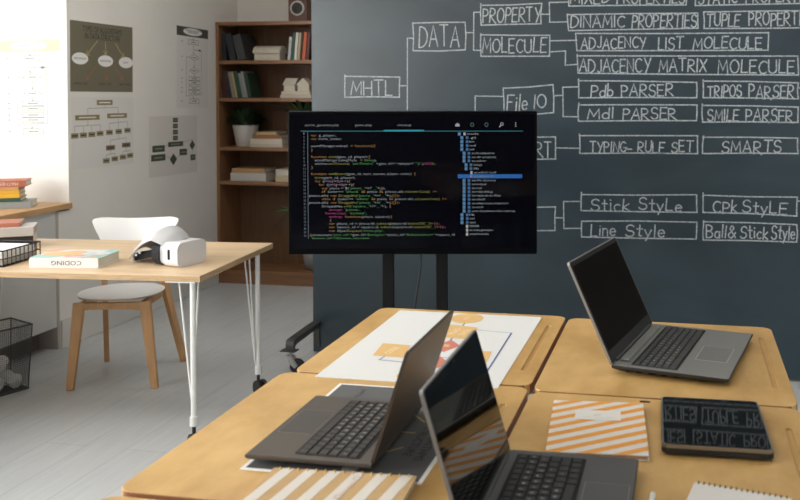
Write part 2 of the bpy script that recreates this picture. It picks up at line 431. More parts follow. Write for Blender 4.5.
# ------------------------------------------------------------------ bookshelf
S0, S1, SF, SB = XL, -2.3, 6.19, 6.52
sh = thing('bookshelf', 'tall walnut bookshelf against the back wall left of the chalkboard', 'bookshelf', (0, 0, 0))
MB().box(S0 + .001, S0 + .026, SF, SB, 0, 2.008).build('side_panel', walnut_side, sh, .001)
MB().box(S1 - .026, S1, SF, SB, 0, 2.008).build('side_panel', walnut_side, sh, .001)
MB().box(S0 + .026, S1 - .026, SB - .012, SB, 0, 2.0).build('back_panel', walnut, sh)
for z in (1.714, 1.427, 1.051, .788, .105):
    MB().box(S0 + .026, S1 - .026, SF + .003, SB - .012, z - .027, z).build('shelf_board', walnut_edge, sh, .001)
MB().box(S0 + .026, S1 - .026, SF, SB - .012, 1.981, 2.008).build('top_board', walnut_edge, sh, .001)
MB().box(S0 + .026, S1 - .026, SF + .012, SF + .03, 0, .078).build('plinth', walnut_edge, sh)
T1, T2, T3, T4, T5 = 1.714, 1.427, 1.051, .788, .105
g1, g2, g3 = 'books on the top shelf', 'books on the second shelf', 'books lying on the lower shelves'
# top shelf, three dark albums leaning left
for x, t, h, ln, col, lb in ((-3.505, .034, .215, 2, (.013, .015, .02), 'black album standing against the side at the left end of the top shelf'),
                             (-3.440, .052, .205, 12, (.02, .024, .032), 'dark navy album leaning left, second book from the left on the top shelf'),
                             (-3.372, .066, .196, 14, (.045, .046, .047), 'thick charcoal grey album leaning left beside the paper house')):
    book('book', lb, t, .22, h, cm('album%d' % int(t * 1000), col), (x, 6.225, T1), (0, -R(ln), 0), g1)
xs = -2.962
for t, h, col, lb in ((.0225, .175, (.5, .51, .52), 'short pale grey book at the left end of the right-hand row on the top shelf'),
                      (.0225, .208, (.02, .075, .05), 'dark green book on the top shelf between two white books'),
                      (.0225, .208, (.58, .58, .56), 'tall white book on the top shelf right of the green book'),
                      (.020, .206, (.45, .36, .22), 'tan book on the top shelf right of the tall white book'),
                      (.0135, .213, (.03, .015, .012), 'thin black book on the top shelf beside the orange book'),
                      (.026, .210, (.50, .10, .03), 'orange book leaning right on the top shelf'),
                      (.026, .206, (.09, .015, .012), 'dark red book on the top shelf next to the chalkboard edge')):
    book('book', lb, t, .17, h, cm(lb[:14], col), (xs + t * (1 - math.cos(R(5))), 6.215, T1 + t * math.sin(R(5))), (0, R(5), 0), g1); xs += t + .003
MB_sup = thing('bookend', 'steel bookend behind the chalkboard edge on the top shelf', 'bookend', (xs + .026, 6.215, T1))
MB().box(0, .003, 0, .12, 0, .17).box(0, .09, 0, .12, 0, .002).build('plate', dark_steel, MB_sup)
# second shelf, books leaning left
xs = -3.50
first = True
for t, h, ln, col, lb in ((.036, .205, 8, (.045, .014, .014), 'dark maroon book at the left end of the second shelf'),
                      (.036, .205, 9, (.03, .012, .012), 'blackish brown book beside the maroon one on the second shelf'),
                      (.028, .203, 11, (.2, .2, .2), 'mid grey book leaning beside the thin yellow one on the second shelf'),
                      (.013, .203, 11, (.5, .33, .12), 'thin yellow book leaning between grey and green books'),
                      (.036, .205, 11, (.015, .06, .04), 'thick dark green book leaning right of the thin yellow one'),
                      (.022, .192, 11, (.22, .23, .24), 'slim grey book leaning right of the thick green book'),
                      (.020, .205, 11, (.26, .27, .28), 'slim light grey book leaning against the last green book'),
                      (.030, .190, 12, (.02, .05, .03), 'dark green book, rightmost of the leaning row on the second shelf')):
    book('book', lb, t, .17, h, cm(lb[:16], col), (xs + .001, 6.225, T2), (0, -R(ln), 0), g2); xs += t / math.cos(R(ln)) + .0018
# paper house models
card = mat('cream_card', (.60, .56, .47), .8)
h1 = thing('house_model', 'cream card model of a barrel roofed house on the top shelf', 'model house', (-3.145, 6.30, T1))
MB().box(-.105, .105, -.055, .055, 0, .06).build('walls', card, h1, .002)
m = MB()
prof = [(-.068 * math.cos(math.pi * i / 12), .055 + .055 * math.sin(math.pi * i / 12)) for i in range(13)]
m.M = Matrix.Rotation(R(90), 4, 'Y') @ Matrix.Rotation(R(90), 4, 'Z')
m.M = Matrix(((0, 0, 1, 0), (1, 0, 0, 0), (0, 1, 0, 0), (0, 0, 0, 1)))
m.prism(prof, -.112, .112)
for k in range(7):
    q = -.105 + .035 * k
    m.prism([(-.071 * math.cos(math.pi * i / 12), .055 + .059 * math.sin(math.pi * i / 12)) for i in range(13)], q - .005, q + .005)
m.build('roof', card, h1)
b1 = flat_book('pale grey book lying under the gabled card house on the second shelf', .25, .18, .024, cm('putty', (.5, .47, .4)), (-2.90, 6.31, T2), 0, g3)
b2 = flat_book('cream book lying on the pale grey one under the gabled card house', .235, .17, .028, cm('cream', (.56, .50, .40)), (-2.90, 6.31, T2 + .024), -2, g3)
h2 = thing('house_model', 'cream card model of two gabled houses on stacked books', 'model house', (-2.905, 6.29, T2 + .052))
for dx, w, hh, nm in ((-.058, .088, .05, 'left'), (.055, .092, .05, 'right')):
    m = MB(); m.box(dx - w / 2, dx + w / 2, -.045, .045, 0, hh); m.build('walls', card, h2, .001)
    m = MB(); m.M = Matrix(((0, 0, 1, dx), (1, 0, 0, 0), (0, 1, 0, 0), (0, 0, 0, 1))) if dx < 0 else Matrix(((1, 0, 0, dx), (0, 0, -1, 0), (0, 1, 0, 0), (0, 0, 0, 1)))
    s = .056; m.prism([(-s, hh - .002), (s, hh - .002), (0, hh + .05)], -w / 2 - .006, w / 2 + .006); m.build('roof', card, h2, .001)
MB().box(-.02, -.008, -.01, .01, .04, .10).build('chimney', card, h2)

# plants
leafm = mat('dark_leaf', (.02, .05, .018), .45, var=.3, vscale=12)
leaf2 = mat('olive_leaf', (.06, .09, .02), .45, var=.3, vscale=12)
leaf3 = mat('glossy_green_leaf', (.09, .30, .08), .35, var=.25, vscale=12)
soil = mat('potting_soil', (.03, .02, .012), .95)
def leaf(m, base, d, length, width, droop, n=6, mi=0):
    d = Vector(d).normalized(); side = d.cross(Vector((0, 0, 1)))
    side = side.normalized() if side.length > .01 else Vector((1, 0, 0))
    V = []; p = Vector(base)
    for i in range(n + 1):
        t = i / n; w = width * math.sin(math.pi * min(1, .12 + .88 * t)) ** .8 if t < 1 else 0
        V += [p - side * w / 2 , p + Vector((0, 0, -w * .12)), p + side * w / 2]
        d = (d + Vector((0, 0, -droop / n))).normalized(); p = p + d * length / n
    F = []
    for i in range(n):
        a = 3 * i; F += [(a, a + 1, a + 4, a + 3), (a + 1, a + 2, a + 5, a + 4)]
    m.add(V, F, mi, True)
pl = thing('potted_plant', 'bushy dark fern in a tapered white pot on the middle shelf', 'plant', (-3.370, 6.33, T3))
wp = mat('white_glazed_pot', (.62, .60, .56), .35)
MB().lathe([(.0, 0), (.068, 0), (.072, .004), (.098, .158), (.102, .165), (.095, .165), (.090, .15), (0, .148)]).build('pot', wp, pl)
MB().lathe([(0, .148), (.089, .15), (.06, .156), (0, .158)]).build('soil', soil, pl)
m = MB()
for k in range(230):
    a = random.uniform(0, 6.283); e = random.uniform(.75, 1.55); r = random.uniform(0, .075)
    leaf(m, (r * math.cos(a), r * math.sin(a), .152), (math.cos(a) * math.cos(e), math.sin(a) * math.cos(e), math.sin(e)), random.uniform(.10, .18), random.uniform(.016, .030), random.uniform(.5, 1.3))
m.build('foliage', leafm, pl)
pl = thing('potted_plant', 'olive leaved plant in a black pot behind the top edge of the screen', 'plant', (-2.89, 6.33, T3))
MB().lathe([(0, 0), (.05, 0), (.075, .15), (.07, .15), (.066, .14), (0, .138)]).build('pot', black_pl, pl)
MB().lathe([(0, .138), (.066, .14), (0, .146)]).build('soil', soil, pl)
m = MB()
for k in range(22):
    a = k * 2.4; leaf(m, (0, 0, .145), (math.cos(a) * .62, math.sin(a) * .35, 1.5 - .01 * k), random.uniform(.30, .36), .042, random.uniform(1.25, 1.7), mi=k % 2)
m.build('foliage', [leafm, leaf2], pl)
pl = thing('potted_plant', 'plant with broad glossy leaves in the lowest shelf behind the screen', 'plant', (-2.82, 6.36, T5))
MB().lathe([(0, 0), (.07, 0), (.095, .18), (.088, .18), (.083, .165), (0, .165)]).build('pot', mat('grey_clay_pot', (.2, .19, .18), .7), pl)
MB().lathe([(0, .165), (.083, .168), (0, .172)]).build('soil', soil, pl)
MB().tube([(0, 0, .16), (-.02, -.02, .3), (-.09, -.05, .42), (-.17, -.08, .46)], .005, n=6).tube([(0, 0, .16), (.03, -.01, .3), (.05, 0, .42)], .005, n=6).build('stem', mat('green_stem', (.05, .09, .03), .5), pl)
m = MB()
for b_, d_, l_, w_ in (((-.17, -.08, .462), (-.8, -.3, .15), .12, .075), ((-.20, -.10, .43), (-.9, -.3, -.75), .15, .07), ((-.15, -.08, .455), (-.3, -.5, .5), .12, .07), ((-.06, -.04, .38), (-.2, -.6, .7), .12, .05), ((-.09, -.05, .42), (-.5, 0, .75), .12, .06), ((.05, 0, .42), (.4, -.3, .8), .14, .06), ((.03, -.01, .3), (.7, -.3, .4), .13, .06), ((.0, 0, .25), (-.6, -.6, .6), .12, .05)):
    leaf(m, b_, d_, l_, w_, .5)
m.build('foliage', leaf3, pl)
# third shelf: stack beside the fern
z = T3
for w, t, col, lb, dx in ((.268, .022, (.50, .46, .38), 'beige book at the bottom of the stack beside the white pot', 0),
                      (.262, .043, (.58, .53, .44), 'thick cream book second from the bottom beside the white pot', 0),
                      (.225, .030, (.30, .13, .05), 'brown book third in the stack beside the white pot', .005),
                      (.165, .022, (.45, .33, .19), 'small tan book on top of the stack beside the white pot', .002)):
    flat_book(lb, w, .19, t, cm(lb[:12], col), (-3.145 + dx, 6.315, z), 0, g3); z += t
z = T4
for w, t, col, lb in ((.295, .062, (.52, .51, .49), 'thick white book lying on the fourth shelf below the fern'),
                      (.27, .034, (.42, .26, .12), 'tan book lying on the thick white one on the fourth shelf')):
    flat_book(lb, w, .2, t, cm(lb[:12], col), (-3.300, 6.33, z), 0, g3); z += t
z = T4
for w, t, col, lb in ((.26, .045, (.47, .40, .26), 'khaki book partly behind the screen, bottom of its stack'),
                      (.255, .05, (.52, .48, .40), 'cream book partly behind the screen, on top of the khaki book')):
    flat_book(lb, w, .2, t, cm(lb[:12], col), (-2.945, 6.33, z), 0, g3); z += t
# loudspeaker on top
sp = thing('loudspeaker', 'walnut bookshelf loudspeaker standing on top of the bookshelf', 'speaker', (-2.885, 6.34, 2.008))
MB().box(-.075, .075, -.11, .12, 0, .30).build('cabinet', mat('speaker_walnut', (.075, .022, .010), .5, var=.25, vscale=9, stretch=(6, 6, .7)), sp, .004)
def ring(name, z, r, mt, y):
    m = MB(); m.M = Matrix.Translation((0, y, z)) @ Matrix.Rotation(R(90), 4, 'X'); m.lathe([(0, 0), (r * .97, 0), (r, .003), (r, .008), (r * .8, .008), (0, .004)], n=32); return m.build(name, mt, sp)
ring('woofer_ring', .098, .056, mat('silver_ring', (.5, .5, .5), .4), -.11)
w = MB(); w.M = Matrix.Translation((0, -.1175, .098)) @ Matrix.Rotation(R(90), 4, 'X'); w.lathe([(.044, 0), (.044, .003), (.036, .004), (.022, -.002), (.016, .002), (0, .006)]); w.build('woofer_cone', black_rub, sp)
ring('tweeter', .215, .03, black_pl, -.11)
# ------------------------------------------------------------------ chalkboard
CHALK_BOXES=[[(-1.864, 1.569), (-1.547, 1.563), (-1.548, 1.453), (-1.865, 1.452)], [(-1.466, 1.858), (-1.173, 1.857), (-1.173, 1.708), (-1.467, 1.705)], [(-1.087, 1.947), (-0.756, 1.952), (-0.759, 1.843), (-1.087, 1.84)], [(-1.087, 1.788), (-0.71, 1.784), (-0.713, 1.673), (-1.087, 1.672)], [(-0.611, 2.031), (0.002, 2.021), (0.003, 1.931), (-0.609, 1.934)], [(0.046, 2.02), (0.71, 2.014), (0.711, 1.929), (0.046, 1.928)], [(-0.612, 1.889), (0.061, 1.889), (0.062, 1.809), (-0.612, 1.806)], [(0.092, 1.893), (0.692, 1.891), (0.693, 1.806), (0.092, 1.809)], [(-0.568, 1.789), (0.413, 1.782), (0.412, 1.695), (-0.566, 1.698)], [(-0.56, 1.672), (0.559, 1.664), (0.559, 1.568), (-0.56, 1.582)], [(-0.557, 1.539), (0.058, 1.533), (0.056, 1.453), (-0.557, 1.449)], [(0.091, 1.536), (0.56, 1.53), (0.56, 1.449), (0.091, 1.451)], [(-0.557, 1.412), (0.059, 1.414), (0.057, 1.332), (-0.557, 1.327)], [(0.087, 1.412), (0.561, 1.406), (0.561, 1.327), (0.087, 1.327)], [(-0.549, 1.248), (0.061, 1.254), (0.062, 1.161), (-0.549, 1.157)], [(0.087, 1.249), (0.56, 1.249), (0.561, 1.17), (0.087, 1.164)], [(-1.038, 1.237), (-0.679, 1.241), (-0.679, 1.124), (-1.038, 1.118)], [(-0.962, 1.502), (-0.692, 1.518), (-0.691, 1.372), (-0.962, 1.346)], [(-0.541, 0.938), (0.059, 0.948), (0.06, 0.859), (-0.541, 0.849)], [(0.09, 0.948), (0.559, 0.946), (0.56, 0.852), (0.091, 0.86)], [(-0.539, 0.796), (0.06, 0.807), (0.06, 0.719), (-0.539, 0.712)], [(0.092, 0.811), (0.56, 0.806), (0.561, 0.719), (0.093, 0.714)], [(-1.038, 0.858), (-0.681, 0.867), (-0.681, 0.741), (-1.038, 0.73)]]
CHALK_LINES=[[(-1.548, 1.513), (-1.502, 1.513)], [(-1.466, 1.776), (-1.501, 1.777), (-1.503, 1.161)], [(-1.173, 1.8), (-1.128, 1.8)], [(-1.087, 1.912), (-1.128, 1.913), (-1.129, 1.708), (-1.087, 1.707)], [(-0.759, 1.896), (-0.713, 1.896)], [(-0.609, 1.957), (-0.713, 1.957), (-0.713, 1.853), (-0.614, 1.854)], [(-0.71, 1.752), (-0.566, 1.756)], [(-0.71, 1.696), (-0.627, 1.699), (-0.627, 1.624), (-0.56, 1.627)], [(-0.56, 1.508), (-0.64, 1.508), (-0.64, 1.351), (-0.56, 1.351)], [(-0.692, 1.462), (-0.64, 1.462)], [(-0.962, 1.459), (-1.121, 1.459), (-1.121, 1.22)], [(-0.679, 1.182), (-0.549, 1.184)], [(-0.543, 0.9), (-0.634, 0.897), (-0.634, 0.753), (-0.543, 0.756)], [(-0.681, 0.808), (-0.634, 0.809)], [(0.56, 1.502), (0.628, 1.502)], [(0.559, 0.928), (0.647, 0.93)]]
CHALK_TEXTS=[('MHTL', -1.83, -1.591, 1.466, 1.466, 0.081), ('DATA', -1.435, -1.209, 1.729, 1.727, 0.112), ('PROPERTY', -1.076, -0.764, 1.858, 1.854, 0.076), ('MOLECULE', -1.079, -0.732, 1.691, 1.689, 0.076), ('MIXED', -0.601, -0.394, 1.947, 1.943, 0.063), ('PROPERTIES', -0.355, -0.007, 1.942, 1.936, 0.063), ('STATIC', 0.064, 0.257, 1.935, 1.932, 0.062), ('PROPERTIES', 0.301, 0.639, 1.936, 1.93, 0.061), ('DINAMIC', -0.6, -0.316, 1.823, 1.819, 0.06), ('PROPERTIES', -0.277, 0.054, 1.816, 1.812, 0.068), ('TUPLE', 0.106, 0.268, 1.819, 1.817, 0.064), ('PROPERTIES', 0.317, 0.634, 1.819, 1.814, 0.066), ('ADJACENCY', -0.544, -0.206, 1.711, 1.708, 0.058), ('LIST', -0.14, -0.014, 1.705, 1.704, 0.06), ('MOLECULE', 0.037, 0.38, 1.704, 1.701, 0.059), ('ADJACENCY', -0.552, -0.183, 1.587, 1.586, 0.069), ('MATRIX', -0.136, 0.104, 1.588, 1.587, 0.065), ('MOLECULE', 0.164, 0.54, 1.579, 1.578, 0.067), ('Pdb', -0.491, -0.377, 1.457, 1.458, 0.064), ('PARSER', -0.33, -0.065, 1.46, 1.461, 0.061), ('TRIPOS', 0.112, 0.282, 1.456, 1.456, 0.062), ('PARSER', 0.319, 0.538, 1.451, 1.451, 0.066), ('Mdl', -0.509, -0.374, 1.341, 1.342, 0.055), ('PARSER', -0.322, -0.049, 1.339, 1.341, 0.058), ('SMILE', 0.113, 0.266, 1.334, 1.336, 0.06), ('PARSER', 0.305, 0.534, 1.331, 1.332, 0.064), ('TYPING-', -0.496, -0.281, 1.166, 1.169, 0.056), ('RULE', -0.244, -0.109, 1.167, 1.169, 0.055), ('SET', -0.07, 0.039, 1.169, 1.171, 0.055), ('SMARTS', 0.185, 0.478, 1.17, 1.174, 0.062), ('Stick', -0.49, -0.291, 0.856, 0.861, 0.063), ('StyLe', -0.238, -0.018, 0.862, 0.868, 0.061), ('CPk', 0.144, 0.259, 0.859, 0.862, 0.059), ('StyLE', 0.29, 0.51, 0.86, 0.866, 0.059), ('Line', -0.49, -0.361, 0.722, 0.726, 0.064), ('Style', -0.308, -0.104, 0.725, 0.732, 0.064), ('Ball&', 0.11, 0.257, 0.728, 0.733, 0.065), ('Stick', 0.28, 0.415, 0.731, 0.735, 0.064), ('Style', 0.435, 0.549, 0.73, 0.734, 0.067), ('CONVERT', -1.005, -0.704, 1.135, 1.139, 0.081), ('File', -0.944, -0.834, 1.381, 1.382, 0.086), ('IO', -0.799, -0.731, 1.395, 1.396, 0.075)]

def arc(cx, cy, rx, ry, a0, a1, n=10): return [(cx + rx * math.cos(R(a0 + (a1 - a0) * i / n)), cy + ry * math.sin(R(a0 + (a1 - a0) * i / n))) for i in range(n + 1)]
ST = {
 'A': (.8, [[(0, 0), (.4, 1), (.8, 0)], [(.15, .35), (.65, .35)]]), 'B': (.65, [[(0, 0), (0, 1)], [(0, 1)] + arc(.2, .76, .4, .24, 90, -90) + [(0, .52)], [(.2, .52)] + arc(.25, .26, .4, .26, 90, -90) + [(0, 0)]]),
 'C': (.7, [arc(.42, .5, .42, .5, 50, 310)]), 'D': (.75, [[(0, 0), (0, 1)], [(0, 1)] + arc(.15, .5, .6, .5, 90, -90) + [(0, 0)]]),
 'E': (.6, [[(.6, 1), (0, 1), (0, 0), (.6, 0)], [(0, .52), (.5, .52)]]), 'F': (.6, [[(.65, 1), (0, 1), (0, 0)], [(0, .55), (.45, .55)]]),
 'G': (.75, [arc(.4, .5, .4, .5, 50, 330) + [(.8, .42), (.45, .42)]]), 'H': (.7, [[(0, 0), (0, 1)], [(.7, 0), (.7, 1)], [(0, .5), (.7, .5)]]),
 'I': (.12, [[(.06, 0), (.06, 1)]]), 'J': (.5, [[(.5, 1), (.5, .2)] + arc(.28, .2, .22, .2, 0, -150)]), 'K': (.65, [[(0, 0), (0, 1)], [(.6, 1), (.03, .45), (.65, 0)]]),
 'L': (.55, [[(0, 1), (0, 0), (.55, 0)]]), 'M': (.9, [[(0, 0), (.1, 1), (.45, .25), (.8, 1), (.9, 0)]]), 'N': (.7, [[(0, 0), (.02, 1), (.68, 0), (.7, 1)]]),
 'O': (.8, [arc(.4, .5, .4, .5, 90, 450, 16)]), 'P': (.6, [[(0, 0), (0, 1)], [(0, 1)] + arc(.25, .74, .35, .26, 90, -90) + [(0, .48)]]),
 'R': (.7, [[(0, 0), (0, 1)], [(0, 1)] + arc(.25, .75, .35, .25, 90, -90) + [(.02, .5), (.75, -.05)]]),
 'S': (.65, [arc(.34, .74, .3, .26, 30, 250) + arc(.32, .25, .33, .25, 80, -160)]), 'T': (.75, [[(0, 1), (.75, 1)], [(.38, 1), (.38, 0)]]),
 'U': (.7, [[(0, 1), (0, .3)] + arc(.35, .3, .35, .3, 180, 360) + [(.7, 1)]]), 'V': (.75, [[(0, 1), (.38, 0), (.75, 1)]]), 'X': (.7, [[(0, 1), (.7, 0)], [(.7, 1), (0, 0)]]),
 'Y': (.7, [[(0, 1), (.35, .5)], [(.7, 1), (.25, -.05)]]), '&': (.8, [[(.8, 0), (.2, .7)] + arc(.35, .82, .18, .18, 200, -20) + [(.1, .35)] + arc(.3, .22, .25, .22, 150, 300) + [(.75, .45)]]),
 '-': (.4, [[(0, .3), (.5, .3)]]), ' ': (.4, []),
 'd': (.5, [arc(.25, .27, .25, .27, 60, 420, 12), [(.5, 1), (.5, 0)]]), 'b': (.5, [[(0, 1), (0, 0)], arc(.25, .25, .25, .25, 150, -180, 12)]), 'l': (.1, [[(.05, 1), (.05, 0)]]),
 'i': (.12, [[(.06, .6), (.06, 0)], [(.04, .85), (.08, .82)]]), 'e': (.5, [[(.02, .3), (.5, .34)] + arc(.26, .3, .25, .3, 10, 320, 12)]), 't': (.4, [[(.2, .95), (.2, .05), (.4, 0)], [(0, .62), (.42, .62)]]),
 'c': (.45, [arc(.26, .3, .26, .3, 50, 310, 10)]), 'k': (.45, [[(0, 1), (0, 0)], [(.42, .6), (.03, .28), (.48, 0)]]), 'y': (.5, [[(0, .6), (.25, .05)], [(.5, .6), (.1, -.35)]]),
 'n': (.45, [[(0, .6), (0, 0)], [(0, .4)] + arc(.22, .38, .22, .22, 170, 0, 8) + [(.45, 0)]]), 'a': (.5, [arc(.24, .28, .24, .28, 60, 420, 12), [(.48, .56), (.5, 0)]]),
 'h': (.45, [[(0, 1), (0, 0)], [(0, .4)] + arc(.22, .38, .22, .22, 170, 0, 8) + [(.45, 0)]]), 'p': (.45, [[(0, .6), (0, -.35)], arc(.22, .3, .22, .28, 150, -180, 12)]),
}
BX0, BX1, BZ0, BZ1, BF = -2.063, 1.42, .012, 2.36, 4.63
cm_ = bpy.data.materials.new('chalkboard_slate'); cm_.use_nodes = True
nt = cm_.node_tree; N = nt.nodes; L = nt.links; b = N['Principled BSDF']
tc = N.new('ShaderNodeTexCoord'); nz = N.new('ShaderNodeTexNoise'); nz.inputs['Scale'].default_value = 1.6; nz.inputs['Detail'].default_value = 6; nz.inputs['Distortion'].default_value = 1.2
mp = N.new('ShaderNodeMapping'); mp.inputs['Scale'].default_value = (1, 1, 1.6)
rp = N.new('ShaderNodeValToRGB'); rp.color_ramp.elements[0].position = .35; rp.color_ramp.elements[0].color = (.012, .027, .037, 1)
rp.color_ramp.elements[1].position = .8; rp.color_ramp.elements[1].color = (.025, .046, .059, 1)
L.new(tc.outputs['Object'], mp.inputs[0]); L.new(mp.outputs[0], nz.inputs['Vector']); L.new(nz.outputs['Fac'], rp.inputs[0]); L.new(rp.outputs[0], b.inputs['Base Color'])
b.inputs['Roughness'].default_value = .40; b.inputs['Specular IOR Level'].default_value = .6
cb = thing('chalkboard', 'large dark slate chalkboard covered with a chalk diagram behind the screen', 'chalkboard', (0, 0, 0))
MB().box(BX0, BX1, BF, BF + .05, BZ0, BZ1).build('board_panel', cm_, cb, .003)
chalk = bpy.data.materials.new('chalk'); chalk.use_nodes = True
nt = chalk.node_tree; N = nt.nodes; L = nt.links; b = N['Principled BSDF']; b.inputs['Base Color'].default_value = (.50, .54, .56, 1); b.inputs['Roughness'].default_value = .95
tr = N.new('ShaderNodeBsdfTransparent'); mx = N.new('ShaderNodeMixShader'); nz = N.new('ShaderNodeTexNoise'); nz.inputs['Scale'].default_value = 110; tc = N.new('ShaderNodeTexCoord')
rp = N.new('ShaderNodeValToRGB'); rp.color_ramp.elements[0].position = .36; rp.color_ramp.elements[0].color = (.50, .50, .50, 1); rp.color_ramp.elements[1].position = .56; rp.color_ramp.elements[1].color = (.86, .86, .86, 1)
L.new(tc.outputs['Object'], nz.inputs['Vector']); L.new(nz.outputs['Fac'], rp.inputs[0]); L.new(rp.outputs[0], mx.inputs[0]); L.new(tr.outputs[0], mx.inputs[1]); L.new(b.outputs[0], mx.inputs[2]); L.new(mx.outputs[0], N['Material Output'].inputs[0])
def wob(p, s): return (p[0] + random.uniform(-s, s), p[1] + random.uniform(-s, s))
MBD = Matrix(((1, 0, 0, 0), (0, 0, -1, BF - .0006), (0, 1, 0, 0), (0, 0, 0, 1)))
for bx in CHALK_BOXES:
    m = MB(); m.M = MBD; P_ = []
    for i in range(4):
        a, c = bx[i], bx[(i + 1) % 4]
        P_ += [wob(a, .002), wob(((a[0] + c[0]) / 2, (a[1] + c[1]) / 2), .003)]
    P_.append((P_[0][0] + random.uniform(-.006, .006), P_[0][1] + random.uniform(0, .012)))
    m.ribbon(P_, .0065); m.build('chalk_box', chalk, cb)
for ln in CHALK_LINES:
    m = MB(); m.M = MBD; m.ribbon([wob(p, .002) for p in ln], .006); m.build('chalk_connector', chalk, cb)
for s, x0, x1, z0, _z, h in CHALK_TEXTS:
    m = MB(); m.M = MBD
    tw = sum(ST[c][0] + .22 for c in s) - .22; kx = (x1 - x0) / tw; x = x0
    for c in s:
        w, strokes = ST[c]; dz = random.uniform(-.005, .005); sc = random.uniform(.92, 1.05); sl = random.uniform(-.02, .09)
        for k_, st in enumerate(strokes): m.ribbon([(x + q[0] * kx + q[1] * h * sl, z0 + dz + q[1] * h * sc) for q in st], .0068, .0001 * k_)
        x += (w + .22) * kx
    m.build('chalk_lettering', chalk, cb)
# frame legs of the chalkboard with castors
def castor(parent, x, y, z_top, r=.04, ang=0.0, plate=True, w=.028):
    """swivel castor as child of parent, wheel touches z=0 of the parent frame"""
    e = MB(); c, s = math.cos(ang), math.sin(ang); q = .034
    cx_, cy_ = x + q * c, y + q * s
    e.wheel((cx_, cy_, r), (-s, c, 0), r, w)
    o = e.build('castor_wheel', black_rub, parent)
    f = MB()
    f.tube([(x, y, r * 2 + .012), (x, y, z_top)], .009, n=10)
    for k in (1, -1):
        ox, oy = -s * k * (w / 2 + .005), c * k * (w / 2 + .005)
        f.tube([(x + ox, y + oy, r * 2 + .008), (x + ox + q * .3 * c, y + oy + q * .3 * s, r * 1.7), (cx_ + ox, cy_ + oy, r)], [.013, .017, .012], n=8)
    f.tube([(x, y, r * 2 + .004), (x, y, r * 2 + .018)], .022, n=14)
    if plate: MB().box(x - .05, x + .035, y - .028, y + .028, z_top - .005, z_top).build('castor_plate', dark_steel, parent, .001)
    f.build('castor_fork', mat('zinc_fork', (.42, .42, .40), .4, .4), parent, .001)
    return o
for px in (BX0 + .03, BX1 - .05):
    f = MB(); f.M = Matrix(((0, 0, 1, px - .028), (1, 0, 0, 0), (0, 1, 0, 0), (0, 0, 0, 1)))
    f.prism([(BF, .188), (4.30, .178), (4.283, .170), (4.278, .150), (4.278, .122), (4.296, .122), (4.30, .138), (4.32, .148), (BF, .160)], 0, .045)
    foot = f.build('foot', dark_steel, cb, .003)
    f = MB(); f.M = Matrix(((0, 0, 1, px - .028), (1, 0, 0, 0), (0, 1, 0, 0), (0, 0, 0, 1)))
    f.prism([(BF + .05, .185), (4.98, .178), (5.0, .165), (5.01, .118), (4.985, .118), (4.96, .142), (BF + .05, .150)], 0, .045)
    foot2 = f.build('foot', dark_steel, cb, .003)
    castor(cb, px - .005, 4.292, .122, .038, .15)
    castor(cb, px - .005, 4.995, .118, .038, 1.2)
    MB().box(px - .02, px + .012, BF - .012, BF, .05, .18).build('foot_bracket', dark_steel, cb, .002)

# ------------------------------------------------------------------ display screen on a rolling stand
ang = math.degrees(math.atan2(.21, 1.06))
PXM = 1.0806 / 250.0
tv = thing('display_screen', 'large black flat screen showing code on a rolling stand before the chalkboard', 'screen', (-1.693, 3.55, 0), ang)
TW, TH = 1.0806, .624; Z1 = 1.4015; Z0 = Z1 - TH
bez = mat('screen_bezel', (.0015, .0015, .002), .3, spec=.08)
MB().box(0, TW, .0, .05, Z0, Z1).build('casing', bez, tv, .004)
MB().box(.1, TW - .1, .05, .085, Z0 + .05, Z1 - .08).build('rear_housing', black_pl, tv, .01)
scr = mat('screen_glass', (.001, .0012, .003), .10, spec=.12)
MB().box(.012, TW - .012, -.0012, .0, Z0 + .028, Z1 - .012).build('screen', scr, tv)
def emis(n, rgb, e): 
    return mat(n, rgb, .5, emit=e)
cw_ = emis('code_white', (.50, .56, .60), .44); co_ = emis('code_orange', (.70, .33, .06), .33); cy_ = emis('code_yellow', (.50, .50, .08), .33)
cg_ = emis('code_green', (.13, .55, .14), .33); cp_ = emis('code_magenta', (.75, .08, .35), .36); cb_ = emis('code_blue', (.001, .13, .46), .5)
ct_ = emis('code_teal', (.01, .20, .27), .3); clb = emis('code_light_blue', (.14, .36, .62), .32); cgr = emis('code_grey', (.22, .30, .34), .4)
CM = [cw_, co_, cy_, cg_, cp_]
T = MB(); T.M = Matrix(((1, 0, 0, 0), (0, 0, -1, -.0016), (0, 1, 0, 0), (0, 0, 0, 1)))
def U(px): return (px - 287) * PXM
def V(py): return Z1 - (py - 111.6) * PXM
CWID = 1.982
